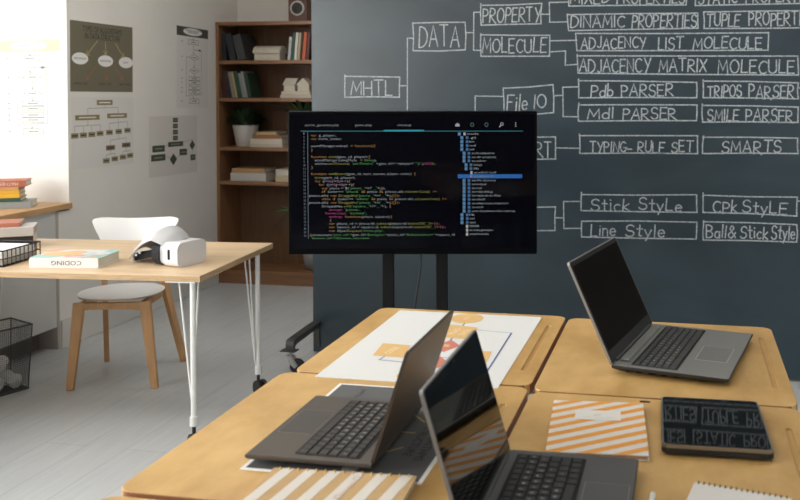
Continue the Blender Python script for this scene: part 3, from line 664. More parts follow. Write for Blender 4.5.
code = [  # (y, column px, [(text, colour)])
 (136.0, 310.2, [('var ', 1), ('g_player;', 0)]), (139.4, 310.2, [('var ', 1), ('move_loader;', 0)]),
 (146.6, 310.2, [('soundManager.onload ', 0), ('= function(){', 1)]), (150.6, 310.2, [('}', 1)]),
 (157.5, 310.2, [('function ', 1), ('init', 2), ('(gam_id, player)', 0), ('{', 1)]),
 (160.9, 314.0, [('soundManager.debugMode ', 0), ('= ', 1), ("false", 3), (';', 0)]),
 (164.4, 314.0, [('window.', 0), ('setTimeout( ', 2), ("'setTimer(' ", 3), ("+gam_id+','+player+'", 0), ("')'", 3), (',', 0), ('1000', 4), (');', 2)]),
 (168.3, 310.2, [('}', 1)]),
 (174.7, 310.2, [('function ', 1), ('initBoard', 2), ('(gam_id, num_moves, player, color)', 0), ('{', 1)]),
 (178.5, 314.0, [('init', 2), ('(gam_id, player);', 0)]), (182.1, 314.0, [('for ', 1), ('(i=', 0), ('0', 4), (';i<', 0), ('8', 4), (';i++)', 0), ('{', 1)]),
 (185.6, 318.0, [('for ', 1), ('(j=', 0), ('0', 4), (';j<', 0), ('8', 4), (';j++)', 0), ('{', 1)]),
 (189.1, 321.0, [('var ', 1), ('piece = $(', 0), ("'piece_'", 3), ("+i+", 0), ("'_'", 3), ('+j);', 0)]),
 (192.6, 321.0, [('if ', 1), ('(color== ', 0), ("'black' ", 3), ('&& ', 1), ('piece ', 0), ('&& ', 1), ('piece.alt.', 0), ('toLowerCase() ', 2), ('==', 1)]),
 (196.6, 308.0, [('piece.alt) ', 0), ('new ', 1), ('Draggable(', 2), ("'piece_'", 3), ('+i+', 0), ("'_'", 3), ('+j,', 0), ('{});', 1)]),
 (200.0, 321.0, [('else if ', 1), ('(color== ', 0), ("'white' ", 3), ('&& ', 1), ('piece ', 0), ('&& ', 1), ('piece.alt.', 0), ('toLowerCase() ', 2), ('!=', 1)]),
 (203.6, 308.0, [('piece.alt) ', 0), ('new ', 1), ('Draggable(', 2), ("'piece_'", 3), ('+i+', 0), ("'_'", 3), ('+j,', 0), ('{});', 1)]),
 (207.3, 321.0, [('Droppables.', 0), ('add(', 2), ("'square_'", 3), ('+i+', 0), ("'_'", 3), ('+j, ', 0), ('{', 1)]),
 (210.8, 328.0, [('accept: ', 4), ("'piece',", 3)]), (214.3, 324.5, [('hoverclass: ', 4), ("'active',", 3)]),
 (217.8, 328.0, [('ondrop: ', 4), ('function(', 1), ('piece, square)', 0), ('{', 1)]), (221.3, 328.5, [('{', 1)]),
 (224.8, 328.0, [('var ', 1), ('piece_id = piece.id.', 0), ('substr', 2), ('(piece.id.', 0), ("indexOf('_')+1", 2), (');', 4)]),
 (228.3, 328.0, [('var ', 1), ('square_id = square.id.', 0), ('substr', 2), ('(square.id.', 0), ("indexOf('_')+1", 2), (');', 4)]),
 (232.0, 328.0, [('new ', 1), ('Ajax.', 0), ('Request(', 2), ("'move.php',", 3)]),
 (236.1, 308.0, [('{', 1), ('parameters:', 0), ("'gam_id='", 3), ('+gam_id+', 0), ("'&origin='", 3), ('+piece_id+', 0), ("'&destination='", 3), ('+square_id', 0)]),
]
for py, px, toks in code:
    x = px
    for t, c in toks:
        s = t.rstrip()
        if s: T.text(s, U(x), V(py) - .0042, .0104, len(s) * CWID * PXM * .96, 0, c, off=-.014)
        x += len(t) * CWID
T.text("'&move_id='+$('move_id').value", U(310), V(239.4) - .003, .0066, .25, 0, 3)
T.build('code_text', CM, tv)
T2_ = MB(); T2_.M = T.M
for i in range(30):
    y = 134 + i * 3.55
    T2_.text(str(i + 1), U(302.6), V(y) - .0036, .008, .0095 if i > 8 else .005, 0, 0)
T2_.rect(U(306.8), U(307.2), V(240), V(132), 0, 0)
T2_.build('line_numbers', [cgr], tv)
T3_ = MB(); T3_.M = T.M
for s, x0, x1 in (('action_generate.php', 304.2, 338), ('game.php', 354.3, 371), ('chess.js', 396.8, 410.6)): T3_.text(s, U(x0), V(125.6) - .004, .0095, (x1 - x0) * PXM, 0, 0, off=-.01)
T3_.rect(U(300), U(522.7), V(132.1), V(131.2), 0, 1); T3_.rect(U(383.2), U(423.6), V(132.0), V(130.3), .0003, 2)
# toolbar marks: save, two rings, magnifier, dots
T3_.rect(U(454.8), U(459.2), V(127), V(124.8), 0, 0); T3_.rect(U(456), U(458), V(124.9), V(123.6), 0, 0)
for px in (471.8, 486.1): T3_.line([(U(px + 1.6 * math.cos(a * .5236)), V(125.2 + 1.8 * math.sin(a * .5236))) for a in range(13)], .0028, 0, 3)
T3_.line([(U(501.6 + 1.3 * math.cos(a * .5236)), V(124.6 + 1.3 * math.sin(a * .5236))) for a in range(13)], .003, 0, 0); T3_.line([(U(500.5), V(125.8)), (U(499.2), V(127.5))], .004, 0, 0)
for k in range(3): T3_.ell(U(515.5), V(123.4 + 1.7 * k), .0026, .0026, 0, 0, 8)
T3_.build('tab_bar', [emis('tab_white', (.6, .62, .64), .32), ct_, emis('tab_teal', (.01, .38, .50), .42), emis('tab_dim', (.10, .16, .16), .4)], tv)
T4_ = MB(); T4_.M = T.M
tree = [(134.5, 466.8, 'arcadia', 0), (138.3, 469.5, '.git', 1), (142.3, 469, 'bin', 1), (146.2, 469, 'conf', 1), (150, 469, 'ext', 1), (153.9, 471.5, 'ae-breakpoints', 2), (157.8, 471.5, 'ae-dir-projects', 2), (161.6, 471.5, 'ae-editor', 2),
 (165.6, 473.5, 'langs', 3), (169.4, 473.5, 'lib', 3), (173.3, 473.5, 'ae-editor.conf', 4), (177.2, 473.5, 'ae-editor.rb', 5), (181.3, 471.5, 'ae-file-history', 2), (185, 471.5, 'ae-output', 2), (188.9, 471.5, 'ae-rad', 2),
 (192.7, 471.5, 'ae-ruby-debug', 2), (196.6, 471.5, 'ae-search-in-files', 2), (200.4, 471.5, 'ae-shell', 2), (204.4, 471.5, 'ae-subprocess-inspector', 2), (208.3, 471.5, 'ae-term', 2), (212.2, 471.5, 'user-shutdown-after-startup', 2),
 (216, 469, 'lib', 1), (219.8, 469, 'tcl', 1), (223.7, 469, 'test', 1), (227.5, 469, 'README', 6), (231.4, 469, 'arcadia.gemspec', 6), (235.4, 469, 'arcadia.todo', 6)]
T4_.rect(U(457.2), U(522), V(179.1), V(175.1), 0, 2)
for py, px, s, k in tree:
    T4_.text(s, U(px), V(py) - .0038, .0096, len(s) * 1.6 * PXM, .0004, 3 if k == 5 else 0, off=-.012)
    if k in (0, 1, 2, 3):
        bx = {0: 457.5, 1: 460, 2: 462.2, 3: 464.2}[k]
        T4_.rect(U(bx), U(bx + 2.8), V(py + 1.6), V(py - 1.6), 0, 1)
        if k: T4_.rect(U(bx + 5.4 - (.4 if k > 1 else 0)), U(bx + 8 - (.4 if k > 1 else 0)), V(py + 1.4), V(py - 1.4), 0, 4); T4_.rect(U(bx + .9), U(bx + 1.9), V(py + .5), V(py - .5), .0003, 2)
        else: T4_.rect(U(463), U(465.3), V(py + 1.4), V(py - 1.4), 0, 5)
    elif k in (4, 6): T4_.rect(U(px - 3.6), U(px - 1.4), V(py + 1.6), V(py - 1.4), 0, 5)
    else: T4_.poly([(U(469.3), V(py - .8)), (U(471.8), V(py - .8)), (U(470.5), V(py + 1.4))], .0004, 6)
T4_.build('file_tree', [cw_, clb, cb_, cy_, emis('folder_blue', (.05, .18, .40), .35), emis('icon_white', (.6, .58, .55), .38), emis('icon_pink', (.7, .25, .25), .45)], tv)
# stand: two posts, crossbars, castored base, cable
for px in (391.5, 444):
    u = .415 if px < 400 else .656
    MB().box(u - .026, u + .026, .110, .14, .16, 1.25).build('post', black_pl, tv, .004)
    MB().box(u - .02, u + .02, .085, .111, .95, 1.25).build('mount_bracket', black_pl, tv, .002)
    f = MB(); f.box(u - .02, u + .02, -.06, .42, .12, .16)
    f.build('base_rail', black_pl, tv, .004)
    for yy in (-.04, .40): castor(tv, u, yy, .12, .034, .6, plate=False)
MB().box(.435, .636, .10, .15, .125, .155).build('base_crossbar', black_pl, tv, .003)
MB().tube([(U(418), .06, Z0 + .08), (U(418.5), .065, Z0 - .05), (U(417), .07, .68), (U(413), .08, .57), (U(410), .09, .48), (U(409.5), .10, .36), (U(408), .118, .164)], .0045, n=8).build('power_cable', black_rub, tv)
# ------------------------------------------------------------------ white-legged desk on castors
dr = 4.5; DZ = .73
dk = thing('work_desk', 'pale oak desk with white rod legs on castors beside the left wall', 'desk', (-1.956, 3.283, 0), dr)
DL, DD = 1.50, .774
MB().box(-DL, 0, 0, DD, DZ - .003, DZ).build('top_surface', pale_wood, dk)
MB().box(-DL, 0, 0, DD, DZ - .026, DZ - .003).build('tabletop', ply_edge, dk, .001)
def rod_leg(x, y, sx, sy):
    zt = DZ - .026
    m = MB()
    m.tube([(x, y, .125), (x, y, zt)], .0115, n=14)
    for dx, dy in ((sx * .064, sy * .01), (sx * .01, sy * .075)):
        m.tube([(x + dx, y + dy, zt), (x + sx * .012, y + sy * .012, .175), (x + sx * .006, y + sy * .006, .135)], .0042, n=8)
    m.prism([(x - sx * .02, y - sy * .02), (x + sx * .11, y - sy * .02), (x - sx * .02, y + sy * .11)], zt - .005, zt)
    m.tube([(x, y, .10), (x, y, .14)], .017, n=14)
    lg = m.build('leg', white_steel, dk)
    w = MB(); c, s = math.cos(-.7), math.sin(-.7); cx_, cy__ = x + .02 * c, y + .02 * s
    for k in (1, -1): w.wheel((cx_ - s * k * .016, cy__ + c * k * .016, .037), (-s, c, 0), .037, .016)
    w.tube([(x, y, .10), (x, y, .06), (cx_, cy__, .037)], .008, n=8)
    w.build('castor', black_rub, lg)
rod_leg(-.043, .022, -1, 1); rod_leg(-.045, DD - .085, -1, -1); rod_leg(-DL + .035, .055, 1, 1); rod_leg(-DL + .035, DD - .035, 1, -1)

# coding book on the desk
def cover_book():
    e = thing('book', 'thick white coding book with a pastel cover lying on the oak desk', 'book', (-2.632, 3.418, DZ), 9.5)
    w, d, t = .300, .200, .043
    cv = mat('cover_white_gloss', (.72, .72, .71), .35)
    c = .003
    MB().box(-w / 2, w / 2, -d / 2, d / 2, 0, c).box(-w / 2, w / 2, -d / 2, d / 2, t - c, t).box(-w / 2, w / 2, -d / 2, -d / 2 + c, c, t - c).build('cover', cv, e, .0015)
    MB().box(-w / 2 + .005, w / 2 - .005, -d / 2 + c, d / 2 - .006, c, t - c).build('pages', page_m, e)
    m = MB()
    m.rect(-w / 2 + .003, w / 2 - .003, -d / 2 + .008, d / 2 - .003, t + .0003, 0)
    m.poly([(-.155, -.09), (-.06, -.092), (-.02, -.04), (-.05, .0), (-.10, -.03), (-.155, -.02)], t + .0006, 1)
    m.ell(-.055, .0, .085, .055, t + .0009, 2); m.ell(-.02, .03, .05, .04, t + .0011, 2)
    m.poly([(.05, -.095), (.157, -.095), (.157, .0), (.12, -.02), (.1, -.06)], t + .0006, 1); m.poly([(.10, .05), (.157, .02), (.157, .1), (.11, .1)], t + .0007, 1)
    m.ell(.04, -.045, .028, .018, t + .0012, 3); m.ell(.075, -.01, .022, .03, t + .0013, 4); m.ell(.0, -.06, .02, .012, t + .0014, 3); m.ell(.11, -.05, .018, .02, t + .0015, 2)
    m.poly([(-.155, .03), (-.11, .05), (-.09, .1), (-.155, .1)], t + .0006, 3)
    m.build('cover_picture', [cv, mat('pastel_teal', (.33, .58, .55), .4), mat('pastel_orange', (.80, .50, .22), .4), mat('pastel_pink', (.80, .36, .33), .4), mat('pastel_sky', (.55, .68, .70), .4)], e)
    m = MB(); m.M = Matrix.Translation((0, -d / 2 - .0004, t / 2)) @ Matrix(((-1, 0, 0, 0), (0, 0, -1, 0), (0, -1, 0, 0), (0, 0, 0, 1)))
    m.text('CODING', -.012, 0, .019, .13, 0, 0, center=True); m.build('spine_title', mat('spine_ink', (.03, .03, .03), .5), e)
cover_book()
# stack of books behind the tray
g = 'books stacked on the left end of the desk'
flat_book('black book at the bottom of the stack behind the wire tray', .236, .165, .060, cm('blackbrown', (.02, .014, .012)), (-3.235, 3.72, DZ), 33, g)
flat_book('thick grey-white book on the black one behind the wire tray', .235, .17, .042, cm('greywhite', (.50, .47, .44)), (-3.232, 3.722, DZ + .060), 33, g, pages=mat('grey_pages', (.48, .44, .40), .85))
flat_book('thin coral notebook on top of the stack behind the wire tray', .185, .15, .020, cm('coral', (.44, .15, .09)), (-3.275, 3.722, DZ + .102), 30, g)
# wire tray with papers
ty = thing('wire_tray', 'black wire letter tray holding white papers at the left end of the desk', 'tray', (-3.055, 3.40, DZ), 4.5)
def wires(x0, x1, y0, y1, h, pitch, r):
    m = MB()
    for z in (.003, h * .5, h): m.tube([(x0, y0, z), (x1, y0, z), (x1, y1, z), (x0, y1, z), (x0, y0, z)], r * (1.5 if z == h else 1), n=6)
    n = int((x1 - x0) / pitch)
    for i in range(n + 1):
        x = x0 + (x1 - x0) * i / n
        m.tube([(x, y0, h), (x, y0, .003), (x, y1, .003), (x, y1, h)], r, n=5)
    n = int((y1 - y0) / pitch)
    for i in range(1, n):
        y = y0 + (y1 - y0) * i / n
        m.tube([(x0, y, h), (x0, y, .003), (x1, y, .003), (x1, y, h)], r, n=5)
    return m
wires(-.15, .165, -.13, .115, .070, .026, .0024).build('wire_basket', mat('black_wire', (.015, .015, .016), .4, .3), ty)
pg_ = thing('paper_stack', 'stack of white papers and a pad inside the black wire tray', 'paper', (-3.055, 3.40, DZ + .006), 4.5)
m = MB(); m.box(-.14, .155, -.12, .105, 0, .022, 1); m.box(-.138, .150, -.118, .100, .022, .040, 0); m.build('sheets', [paper_m, mat('grey_pad', (.38, .36, .34), .8)], pg_, .002)
m = MB(); m.box(-.135, .150, -.115, .098, .040, .058); m.build('top_sheets', paper_m, pg_, .004)

# VR headset
vr = thing('vr_headset', 'white virtual reality headset with grey strap lying on the oak desk', 'headset', (-2.190, 3.500, DZ), math.degrees(math.atan2(-.235, .97)))
vw = mat('headset_white', (.70, .70, .72), .35); vg = mat('headset_grey', (.42, .45, .49), .45)
def slab(x0, x1, a, z0, z1, r):
    m = MB(); m.M = Matrix(((0, 0, 1, 0), (1, 0, 0, 0), (0, 1, 0, 0), (0, 0, 0, 1))); return m.prism(rrect(-a, a, z0, z1, r, 10), x0, x1, 0, True)
slab(-.002, .082, .084, .001, .107, .030).build('visor', vw, vr, .016, 5)
MB().prism(rrect(.026, .040, .034, .078, .004), -.0002, .0030).build('visor_slot', black_pl, vr).matrix_local = Matrix(((1, 0, 0, 0), (0, 0, -1, -.0815), (0, 1, 0, 0), (0, 0, 0, 1)))
slab(-.026, 0, .079, .006, .100, .030).build('visor_rim', vg, vr, .004, 2)
slab(-.064, -.024, .086, .001, .100, .044).build('face_cushion', mat('black_foam', (.012, .012, .014), .85), vr, .014, 4)
# rigid halo strap: arched white shell from the visor top back to the rear pad
def halo(u, v):
    a = u; ph = (v - .5) * 2
    pts = [(.030, .106, .050), (.000, .140, .074), (-.050, .160, .090), (-.110, .132, .092), (-.165, .088, .086), (-.205, .056, .066)]
    q = a * (len(pts) - 1); i = min(int(q), len(pts) - 2); f = q - i; f = f * f * (3 - 2 * f) if False else f
    x = pts[i][0] + (pts[i + 1][0] - pts[i][0]) * f; z = pts[i][1] + (pts[i + 1][1] - pts[i][1]) * f; w = pts[i][2] + (pts[i + 1][2] - pts[i][2]) * f
    return (x - .012 * ph * ph, w * math.sin(ph * 1.35) / math.sin(1.35), z - .062 * (1 - math.cos(ph * 1.35)))
st = MB().grid(halo, 20, 14, 0, .006).build('head_strap', mat('strap_light_grey', (.52, .52, .53), .5), vr)
s_ = st.modifiers.new('s', 'SUBSURF'); s_.levels = 1; s_.render_levels = 1
for sd in (-1, 1):
    MB().grid(lambda u, v, sd=sd: (-.045 - .165 * u, sd * (.076 - .02 * u * u) , .058 - .038 * u + (v - .5) * (.034 - .002 * u)), 10, 4, 0, .008 * sd).build('strap_arm', black_pl, vr)
MB().grid(lambda u, v: (-.205 - .018 * math.sin(math.pi * u), .062 * (1 - 2 * u), .022 + (v - .5) * .036), 10, 3, 0, .014).build('rear_pad', mat('rear_pad_white', (.66, .66, .66), .6), vr)
for k in (0, 1): MB().tube([(-.140 - .022 * k, -.083, .052 - .012 * k), (-.140 - .022 * k, -.078, .052 - .012 * k)], .006, n=12).build('strap_button', vg, vr)

# ------------------------------------------------------------------ white shell chair with wooden legs
ca = 14.6
ch = thing('chair', 'white shell chair with beech legs pushed behind the oak desk', 'chair', (-2.885, 4.10, 0), ca)
SZ = .445
def seat_pt(u, v):
    a = u * 2 * math.pi; r = v
    x = .208 * math.copysign(abs(math.cos(a)) ** .80, math.cos(a)); y = .182 * math.copysign(abs(math.sin(a)) ** .85, math.sin(a))
    x *= (1.0 - .10 * max(0, math.sin(a)))
    return (x * r, y * r, SZ - .006 * (1 - r * r) - .004 * max(0, -math.sin(a)) * r)
m = MB(); n = 40
V_ = []
for j, rr in enumerate((0.001, .3, .6, .85, 1.0)):
    V_ += [seat_pt(i / n, rr) for i in range(n)]
V_ += [(p[0] * .985, p[1] * .985, p[2] - .009) for p in V_[4 * n:5 * n]]; V_ += [(p[0] * .2, p[1] * .2, SZ - .027) for p in V_[4 * n:5 * n]]
F_ = [(j * n + i, j * n + (i + 1) % n, (j + 1) * n + (i + 1) % n, (j + 1) * n + i) for j in range(6) for i in range(n)]
F_ = [f[::-1] for f in F_] + [tuple(range(n)), tuple(6 * n + i for i in range(n))[::-1]]
m.add(V_, F_[:4 * n], 0, True); m.add(V_, [F_[-2]], 0, False); st_ = m.build('seat', white_m, ch)
m = MB(); m.add(V_, F_[4 * n:6 * n], 0, False); m.add(V_, [F_[-1]], 0, False); m.build('seat_underside', mat('chair_ply_edge', (.50, .36, .23), .5), st_)
def flat_leg(p0, p1, w0, w1, t, dirx):
    """tapered board from p0(top) to p1(bottom); wide side along dirx"""
    p0, p1 = Vector(p0), Vector(p1); d = Vector(dirx).normalized(); n_ = (p1 - p0).cross(d).normalized()
    V = []
    for p, w in ((p0, w0), (p1, w1)):
        for a, b_ in ((-1, -1), (1, -1), (1, 1), (-1, 1)): V.append(p + d * a * w / 2 + n_ * b_ * t / 2)
    return MB().add(V, [(0, 1, 2, 3), (7, 6, 5, 4), (0, 4, 5, 1), (1, 5, 6, 2), (2, 6, 7, 3), (3, 7, 4, 0)])
Rm = Matrix.Rotation(R(-ca), 3, 'Z')
def loc_(wx, wy, z): v = Rm @ Vector((wx + 2.885, wy - 4.10, 0)); return (v.x, v.y, z)
fl, fr, br_, bl = loc_(-3.003, 3.845, 0), loc_(-2.605, 3.949, 0), loc_(-2.706, 4.373, 0), loc_(-3.123, 4.295, 0)
# tops (under the seat)
flat_leg((-.152, -.160, SZ - .022), fl, .056, .034, .024, (1, 0, 0)).build('leg', chair_wood, ch, .002)
flat_leg((.170, -.160, SZ - .022), fr, .056, .034, .024, (1, 0, 0)).build('leg', chair_wood, ch, .002)
flat_leg((.150, .150, SZ + .06), br_, .050, .032, .026, (.35, 1, 0)).build('leg', chair_wood, ch, .002)
flat_leg((-.150, .150, SZ + .06), bl, .050, .032, .026, (-.35, 1, 0)).build('leg', chair_wood, ch, .002)
# aprons
m = MB(); m.M = Matrix(((1, 0, 0, 0), (0, 0, 1, -.172), (0, 1, 0, 0), (0, 0, 0, 1)))
m.prism([(-.17, SZ - .024), (.17, SZ - .024), (.17, SZ - .066), (.10, SZ - .058), (0, SZ - .056), (-.10, SZ - .058), (-.17, SZ - .066)], 0, .022)
m.build('apron', chair_wood, ch, .002)
for sx in (-.15, .15): MB().box(sx - .011, sx + .011, -.155, .14, SZ - .064, SZ - .026).build('side_rail', chair_wood, ch, .002)
MB().box(-.14, .14, .135, .155, SZ - .064, SZ - .026).build('rear_rail', chair_wood, ch, .002)
# back shell
def back(u, v):
    x = (u - .5) * 2
    hw = .243 - .085 * (1 - v) ** 1.2 - .030 * max(0, v - .6) ** 2
    top = .345 - .016 * (1 - x * x) - .030 * max(0, abs(x) - .75) ** 1.5 * 4; bot = .165 + .015 * x * x
    z = SZ + bot + (top - bot) * v
    y = .285 + .055 * v - .05 * x * x
    return (-.03 + x * hw * (1 - .06 * max(0, abs(x) - .8) * 5 * (1 - v)), y, z)
bk = MB().grid(back, 18, 8, 0, -.011).build('backrest', white_m, ch)
s_ = bk.modifiers.new('s', 'SUBSURF'); s_.levels = 1; s_.render_levels = 1
for sx in (-1, 1):
    flat_leg((sx * .145 - .02, .305, SZ + .24), (sx * .150, .150, SZ + .04), .034, .044, .018, (0, 1, .3)).build('back_upright', chair_wood, ch, .002)

# ------------------------------------------------------------------ wire waste bin with crumpled paper
bn = thing('waste_bin', 'black wire mesh waste bin full of crumpled paper beside the window counter', 'bin', (-3.333, 3.772, 0), -23)
def bin_mesh():
    m = MB(); h = .325; a0, a1 = .088, .104; r = .0008
    def side(t, s, z):
        a = a0 + (a1 - a0) * z / h
        return {0: (s * a, -a), 1: (a, s * a), 2: (s * a, a), 3: (-a, s * a)}[t] + (z,)
    for t in range(4):
        for i in range(1, 22):
            s = -1 + 2 * i / 22
            m.tube([side(t, s, .004), side(t, s, h)], r, n=4, caps=False)
        for k in range(1, 32):
            z = h * k / 32; m.tube([side(t, -1, z), side(t, 1, z)], r, n=4, caps=False)
    return m, side, h
m, side, h = bin_mesh()
bmat = mat('bin_wire', (.07, .07, .072), .5)
m.build('mesh_wall', bmat, bn)
m = MB(); m.tube([side(0, -1, h), side(0, 1, h), side(2, 1, h), side(2, -1, h), side(0, -1, h)], .0045, n=8)
m.tube([side(0, -1, .006), side(0, 1, .006), side(2, 1, .006), side(2, -1, .006), side(0, -1, .006)], .005, n=8)
for q in ((0, -1), (0, 1), (2, 1), (2, -1)): m.tube([side(q[0], q[1], .004), side(q[0], q[1], h)], .003, n=6)
m.build('rim_frame', bmat, bn)
MB().box(-.088, .088, -.088, .088, .001, .004).build('base_plate', bmat, bn)
def crumple(r, seed):
    rnd = random.Random(seed); bm = bmesh.new(); bmesh.ops.create_icosphere(bm, subdivisions=3, radius=r)
    dirs = [Vector((rnd.gauss(0, 1), rnd.gauss(0, 1), rnd.gauss(0, 1))).normalized() for _ in range(26)]
    offs = [rnd.uniform(.68, 1.0) * r for _ in dirs]
    for v in bm.verts:
        n_ = v.co.normalized(); dd = r * 1.1
        for d, o_ in zip(dirs, offs):
            c = n_.dot(d)
            if c > .25: dd = min(dd, o_ / c)
        v.co = n_ * dd
    me = bpy.data.meshes.new('crumpled_paper'); bm.to_mesh(me); bm.free(); me.materials.append(paper_m)
    return me
RB = Matrix.Rotation(R(-23), 3, 'Z')
for i, (x, y, z, r, lb) in enumerate(((.040, -.040, .045, .039, 'crumpled white paper ball at the bottom of the bin, nearest corner'), (-.040, -.040, .045, .039, 'crumpled white paper ball low in the bin on the counter side front'),
        (-.040, .040, .045, .039, 'crumpled white paper ball low in the bin at the back'), (.040, .040, .045, .039, 'crumpled white paper ball low in the bin at its right back corner'),
        (.036, -.030, .126, .042, 'crumpled white paper ball lying on top of the heap in the bin'), (-.045, .020, .124, .040, 'crumpled white paper ball on the heap in the bin near the counter'))):
    o = bpy.data.objects.new('crumpled_paper', crumple(r, i)); COL.objects.link(o)
    v = RB @ Vector((x, y, 0)); o.location = (-3.333 + v.x, 3.772 + v.y, z); tag(o, lb, 'crumpled paper', 'paper balls in the waste bin')

# books on the window counter
g = 'books stacked on the window counter'
z = CT
for w, d, t, col, lb, dx in ((.26, .16, .037, (.26, .27, .26), 'thick grey book at the bottom of the stack on the window counter', 0),
                         (.22, .155, .022, (.02, .06, .045), 'dark green book second from the bottom on the window counter', -.055),
                         (.225, .150, .022, (.72, .42, .03), 'bright yellow book lower of the two yellow ones on the window counter', -.058),
                         (.215, .150, .022, (.66, .36, .04), 'golden yellow book upper of the two yellow ones on the window counter', -.060),
                         (.215, .155, .018, (.55, .30, .13), 'tan book under the coral mathematics book on the window counter', -.064),
                         (.25, .16, .033, (.42, .12, .06), 'coral mathematics book on top of the stack on the window counter', -.028)):
    e = flat_book(lb, w, d, t, cm(lb[:14], col), (-3.585 + (dx - w / 2) * .883 - (d / 2) * .469, 4.300 + (dx - w / 2) * .469 + (d / 2) * .883, z), 28, g); z += t
m = MB(); m.M = Matrix.Translation((.10, -d / 2 - .0004, .0165)) @ Matrix(((-1, 0, 0, 0), (0, 0, -1, 0), (0, -1, 0, 0), (0, 0, 0, 1)))
m.text('MATHEMATICS', .012, -.009, .019, .17, 0, 0); m.build('spine_title', mat('spine_white', (.7, .6, .55), .6), e)
# ------------------------------------------------------------------ school tables
TZ = .87
def school_table(label, x0, x1, y0, y1, groove=True, slot=None):
    xc, yc = (x0 + x1) / 2, (y0 + y1) / 2; hx, hy = (x1 - x0) / 2, (y1 - y0) / 2
    e = thing('school_table', label, 'table', (xc, yc, 0), 0, None)
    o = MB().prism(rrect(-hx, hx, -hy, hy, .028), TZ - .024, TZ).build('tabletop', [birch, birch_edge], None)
    cut = MB()
    if groove: cut.prism(rrect(hx - .039, hx - .028, -.19, .19, .0054, 8), TZ - .004, TZ + .01)
    if slot: cut.prism(rrect(slot[0] - .011, slot[0] + .011, slot[1] - .0045, slot[1] + .0045, .0044, 6), TZ - .016, TZ + .011)
    c = cut.build('cut', birch)
    b = o.modifiers.new('b', 'BOOLEAN'); b.object = c; b.operation = 'DIFFERENCE'; b.solver = 'EXACT'
    dg = bpy.context.evaluated_depsgraph_get(); dg.update()
    me = bpy.data.meshes.new_from_object(o.evaluated_get(dg))
    o.modifiers.clear(); o.data = me; o.parent = e
    bpy.data.objects.remove(c)
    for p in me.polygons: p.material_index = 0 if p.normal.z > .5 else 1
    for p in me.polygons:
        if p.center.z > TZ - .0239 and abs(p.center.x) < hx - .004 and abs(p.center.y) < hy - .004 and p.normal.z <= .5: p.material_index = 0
    bv = o.modifiers.new('bevel', 'BEVEL'); bv.width = .0022; bv.segments = 2; bv.limit_method = 'ANGLE'; bv.angle_limit = R(50)
    if slot: MB().prism(rrect(slot[0] - .0105, slot[0] + .0105, slot[1] - .0042, slot[1] + .0042, .0041, 6), TZ - .0159, TZ + .0003).build('slot_shade_plug', mat('slot_shade_brown', (.02, .008, .005), .8), e)  # dark plug paints the shade inside the slot
    fr = MB()
    for (a, b2, c2, d2) in ((-hx + .06, hx - .06, -hy + .06, -hy + .085), (-hx + .06, hx - .06, hy - .085, hy - .06), (-hx + .06, -hx + .085, -hy + .085, hy - .085), (hx - .085, hx - .06, -hy + .085, hy - .085)):
        fr.box(a, b2, c2, d2, TZ - .064, TZ - .024)
    fr.build('frame', dark_steel, e)
    for sx in (-1, 1):
        for sy in (-1, 1):
            cx_, cy__ = sx * (hx - .0725), sy * (hy - .0725)
            MB().tube([(cx_, cy__, 0), (cx_, cy__, TZ - .026)], .0125, n=12).build('leg', dark_steel, e)
    return e
LX0, LX1, RX0, RX1 = -.878, -.320, -.311, .224
school_table('birch school table carrying the large flowchart sheet, far end of left row', LX0 + .020, LX1, 1.816, 2.396)
school_table('birch school table under the brownish open laptop, middle of left row', LX0, LX1, 1.220, 1.809)
school_table('birch school table at the bottom left edge of the photo, nearest of left row', LX0 - .004, LX1 - .004, .62, 1.206)
school_table('birch school table carrying only the far grey laptop, far end of right row', RX0, RX1, 1.792, 2.382)
school_table('birch school table under the orange striped notebook and the tablet', RX0, RX1, 1.190, 1.785, True, (-.034, .280))

# ------------------------------------------------------------------ flowchart sheet
fl_o = mat('flow_orange', (.70, .45, .18), .75); fl_r = mat('flow_red', (.58, .19, .13), .75); fl_b = mat('flow_blue_line', (.10, .13, .28), .75)
sheet_w = mat('sheet_white', (.70, .71, .70), .7)
OX, OY = -.793, 1.787
m = MB(); m.M = Matrix.Translation((-OX, -OY, 0))
m.box(OX, OX + .408, OY, OY + .583, 0, .0008)
z = .0011
m.line([(-.578, 2.27), (-.570, 1.93)], .0035, z, 2); m.line([(-.69, 1.96), (-.695, 1.925), (-.60, 1.915)], .003, z, 2)
m.line([(-.545, 2.06), (-.53, 2.055), (-.53, 2.02)], .003, z, 2); m.line([(-.655, 2.0), (-.60, 2.0)], .002, z, 2)
m.line([(-.53, 2.212), (-.437, 2.200)], .0022, z, 2); m.line([(-.437, 2.200), (-.430, 1.86), (-.50, 1.86)], .0045, z, 2); m.line([(-.595, 1.965), (-.535, 1.97)], .002, z, 2)
m.ell(-.584, 2.318, .044, .050, z + .0003, 0 + 1)
m.poly([(-.618, 2.250), (-.534, 2.234), (-.520, 2.124), (-.602, 2.128)], z + .0003, 1)
m.poly([(-.600, 2.060), (-.572, 2.110), (-.538, 2.066), (-.566, 2.010)], z + .0003, 3)
m.poly([(-.588, 1.925), (-.562, 1.975), (-.528, 1.928), (-.556, 1.875)], z + .0003, 3)
m.poly([(-.731, 2.052), (-.658, 2.048), (-.647, 1.951), (-.721, 1.953)], z + .0003, 1)
m.poly([(-.520, 2.035), (-.452, 2.035), (-.445, 1.93), (-.512, 1.93)], z + .0003, 1)
m.ell(-.583, 1.826, .036, .026, z + .0003, 1)
m.text('CODE', -.690, 2.0, .016, .055, z + .0006, 4, R(82), True); m.text('READ', -.584, 2.186, .016, .055, z + .0006, 4, R(82), True); m.text('DATA', -.556, 2.184, .016, .055, z + .0006, 4, R(82), True)
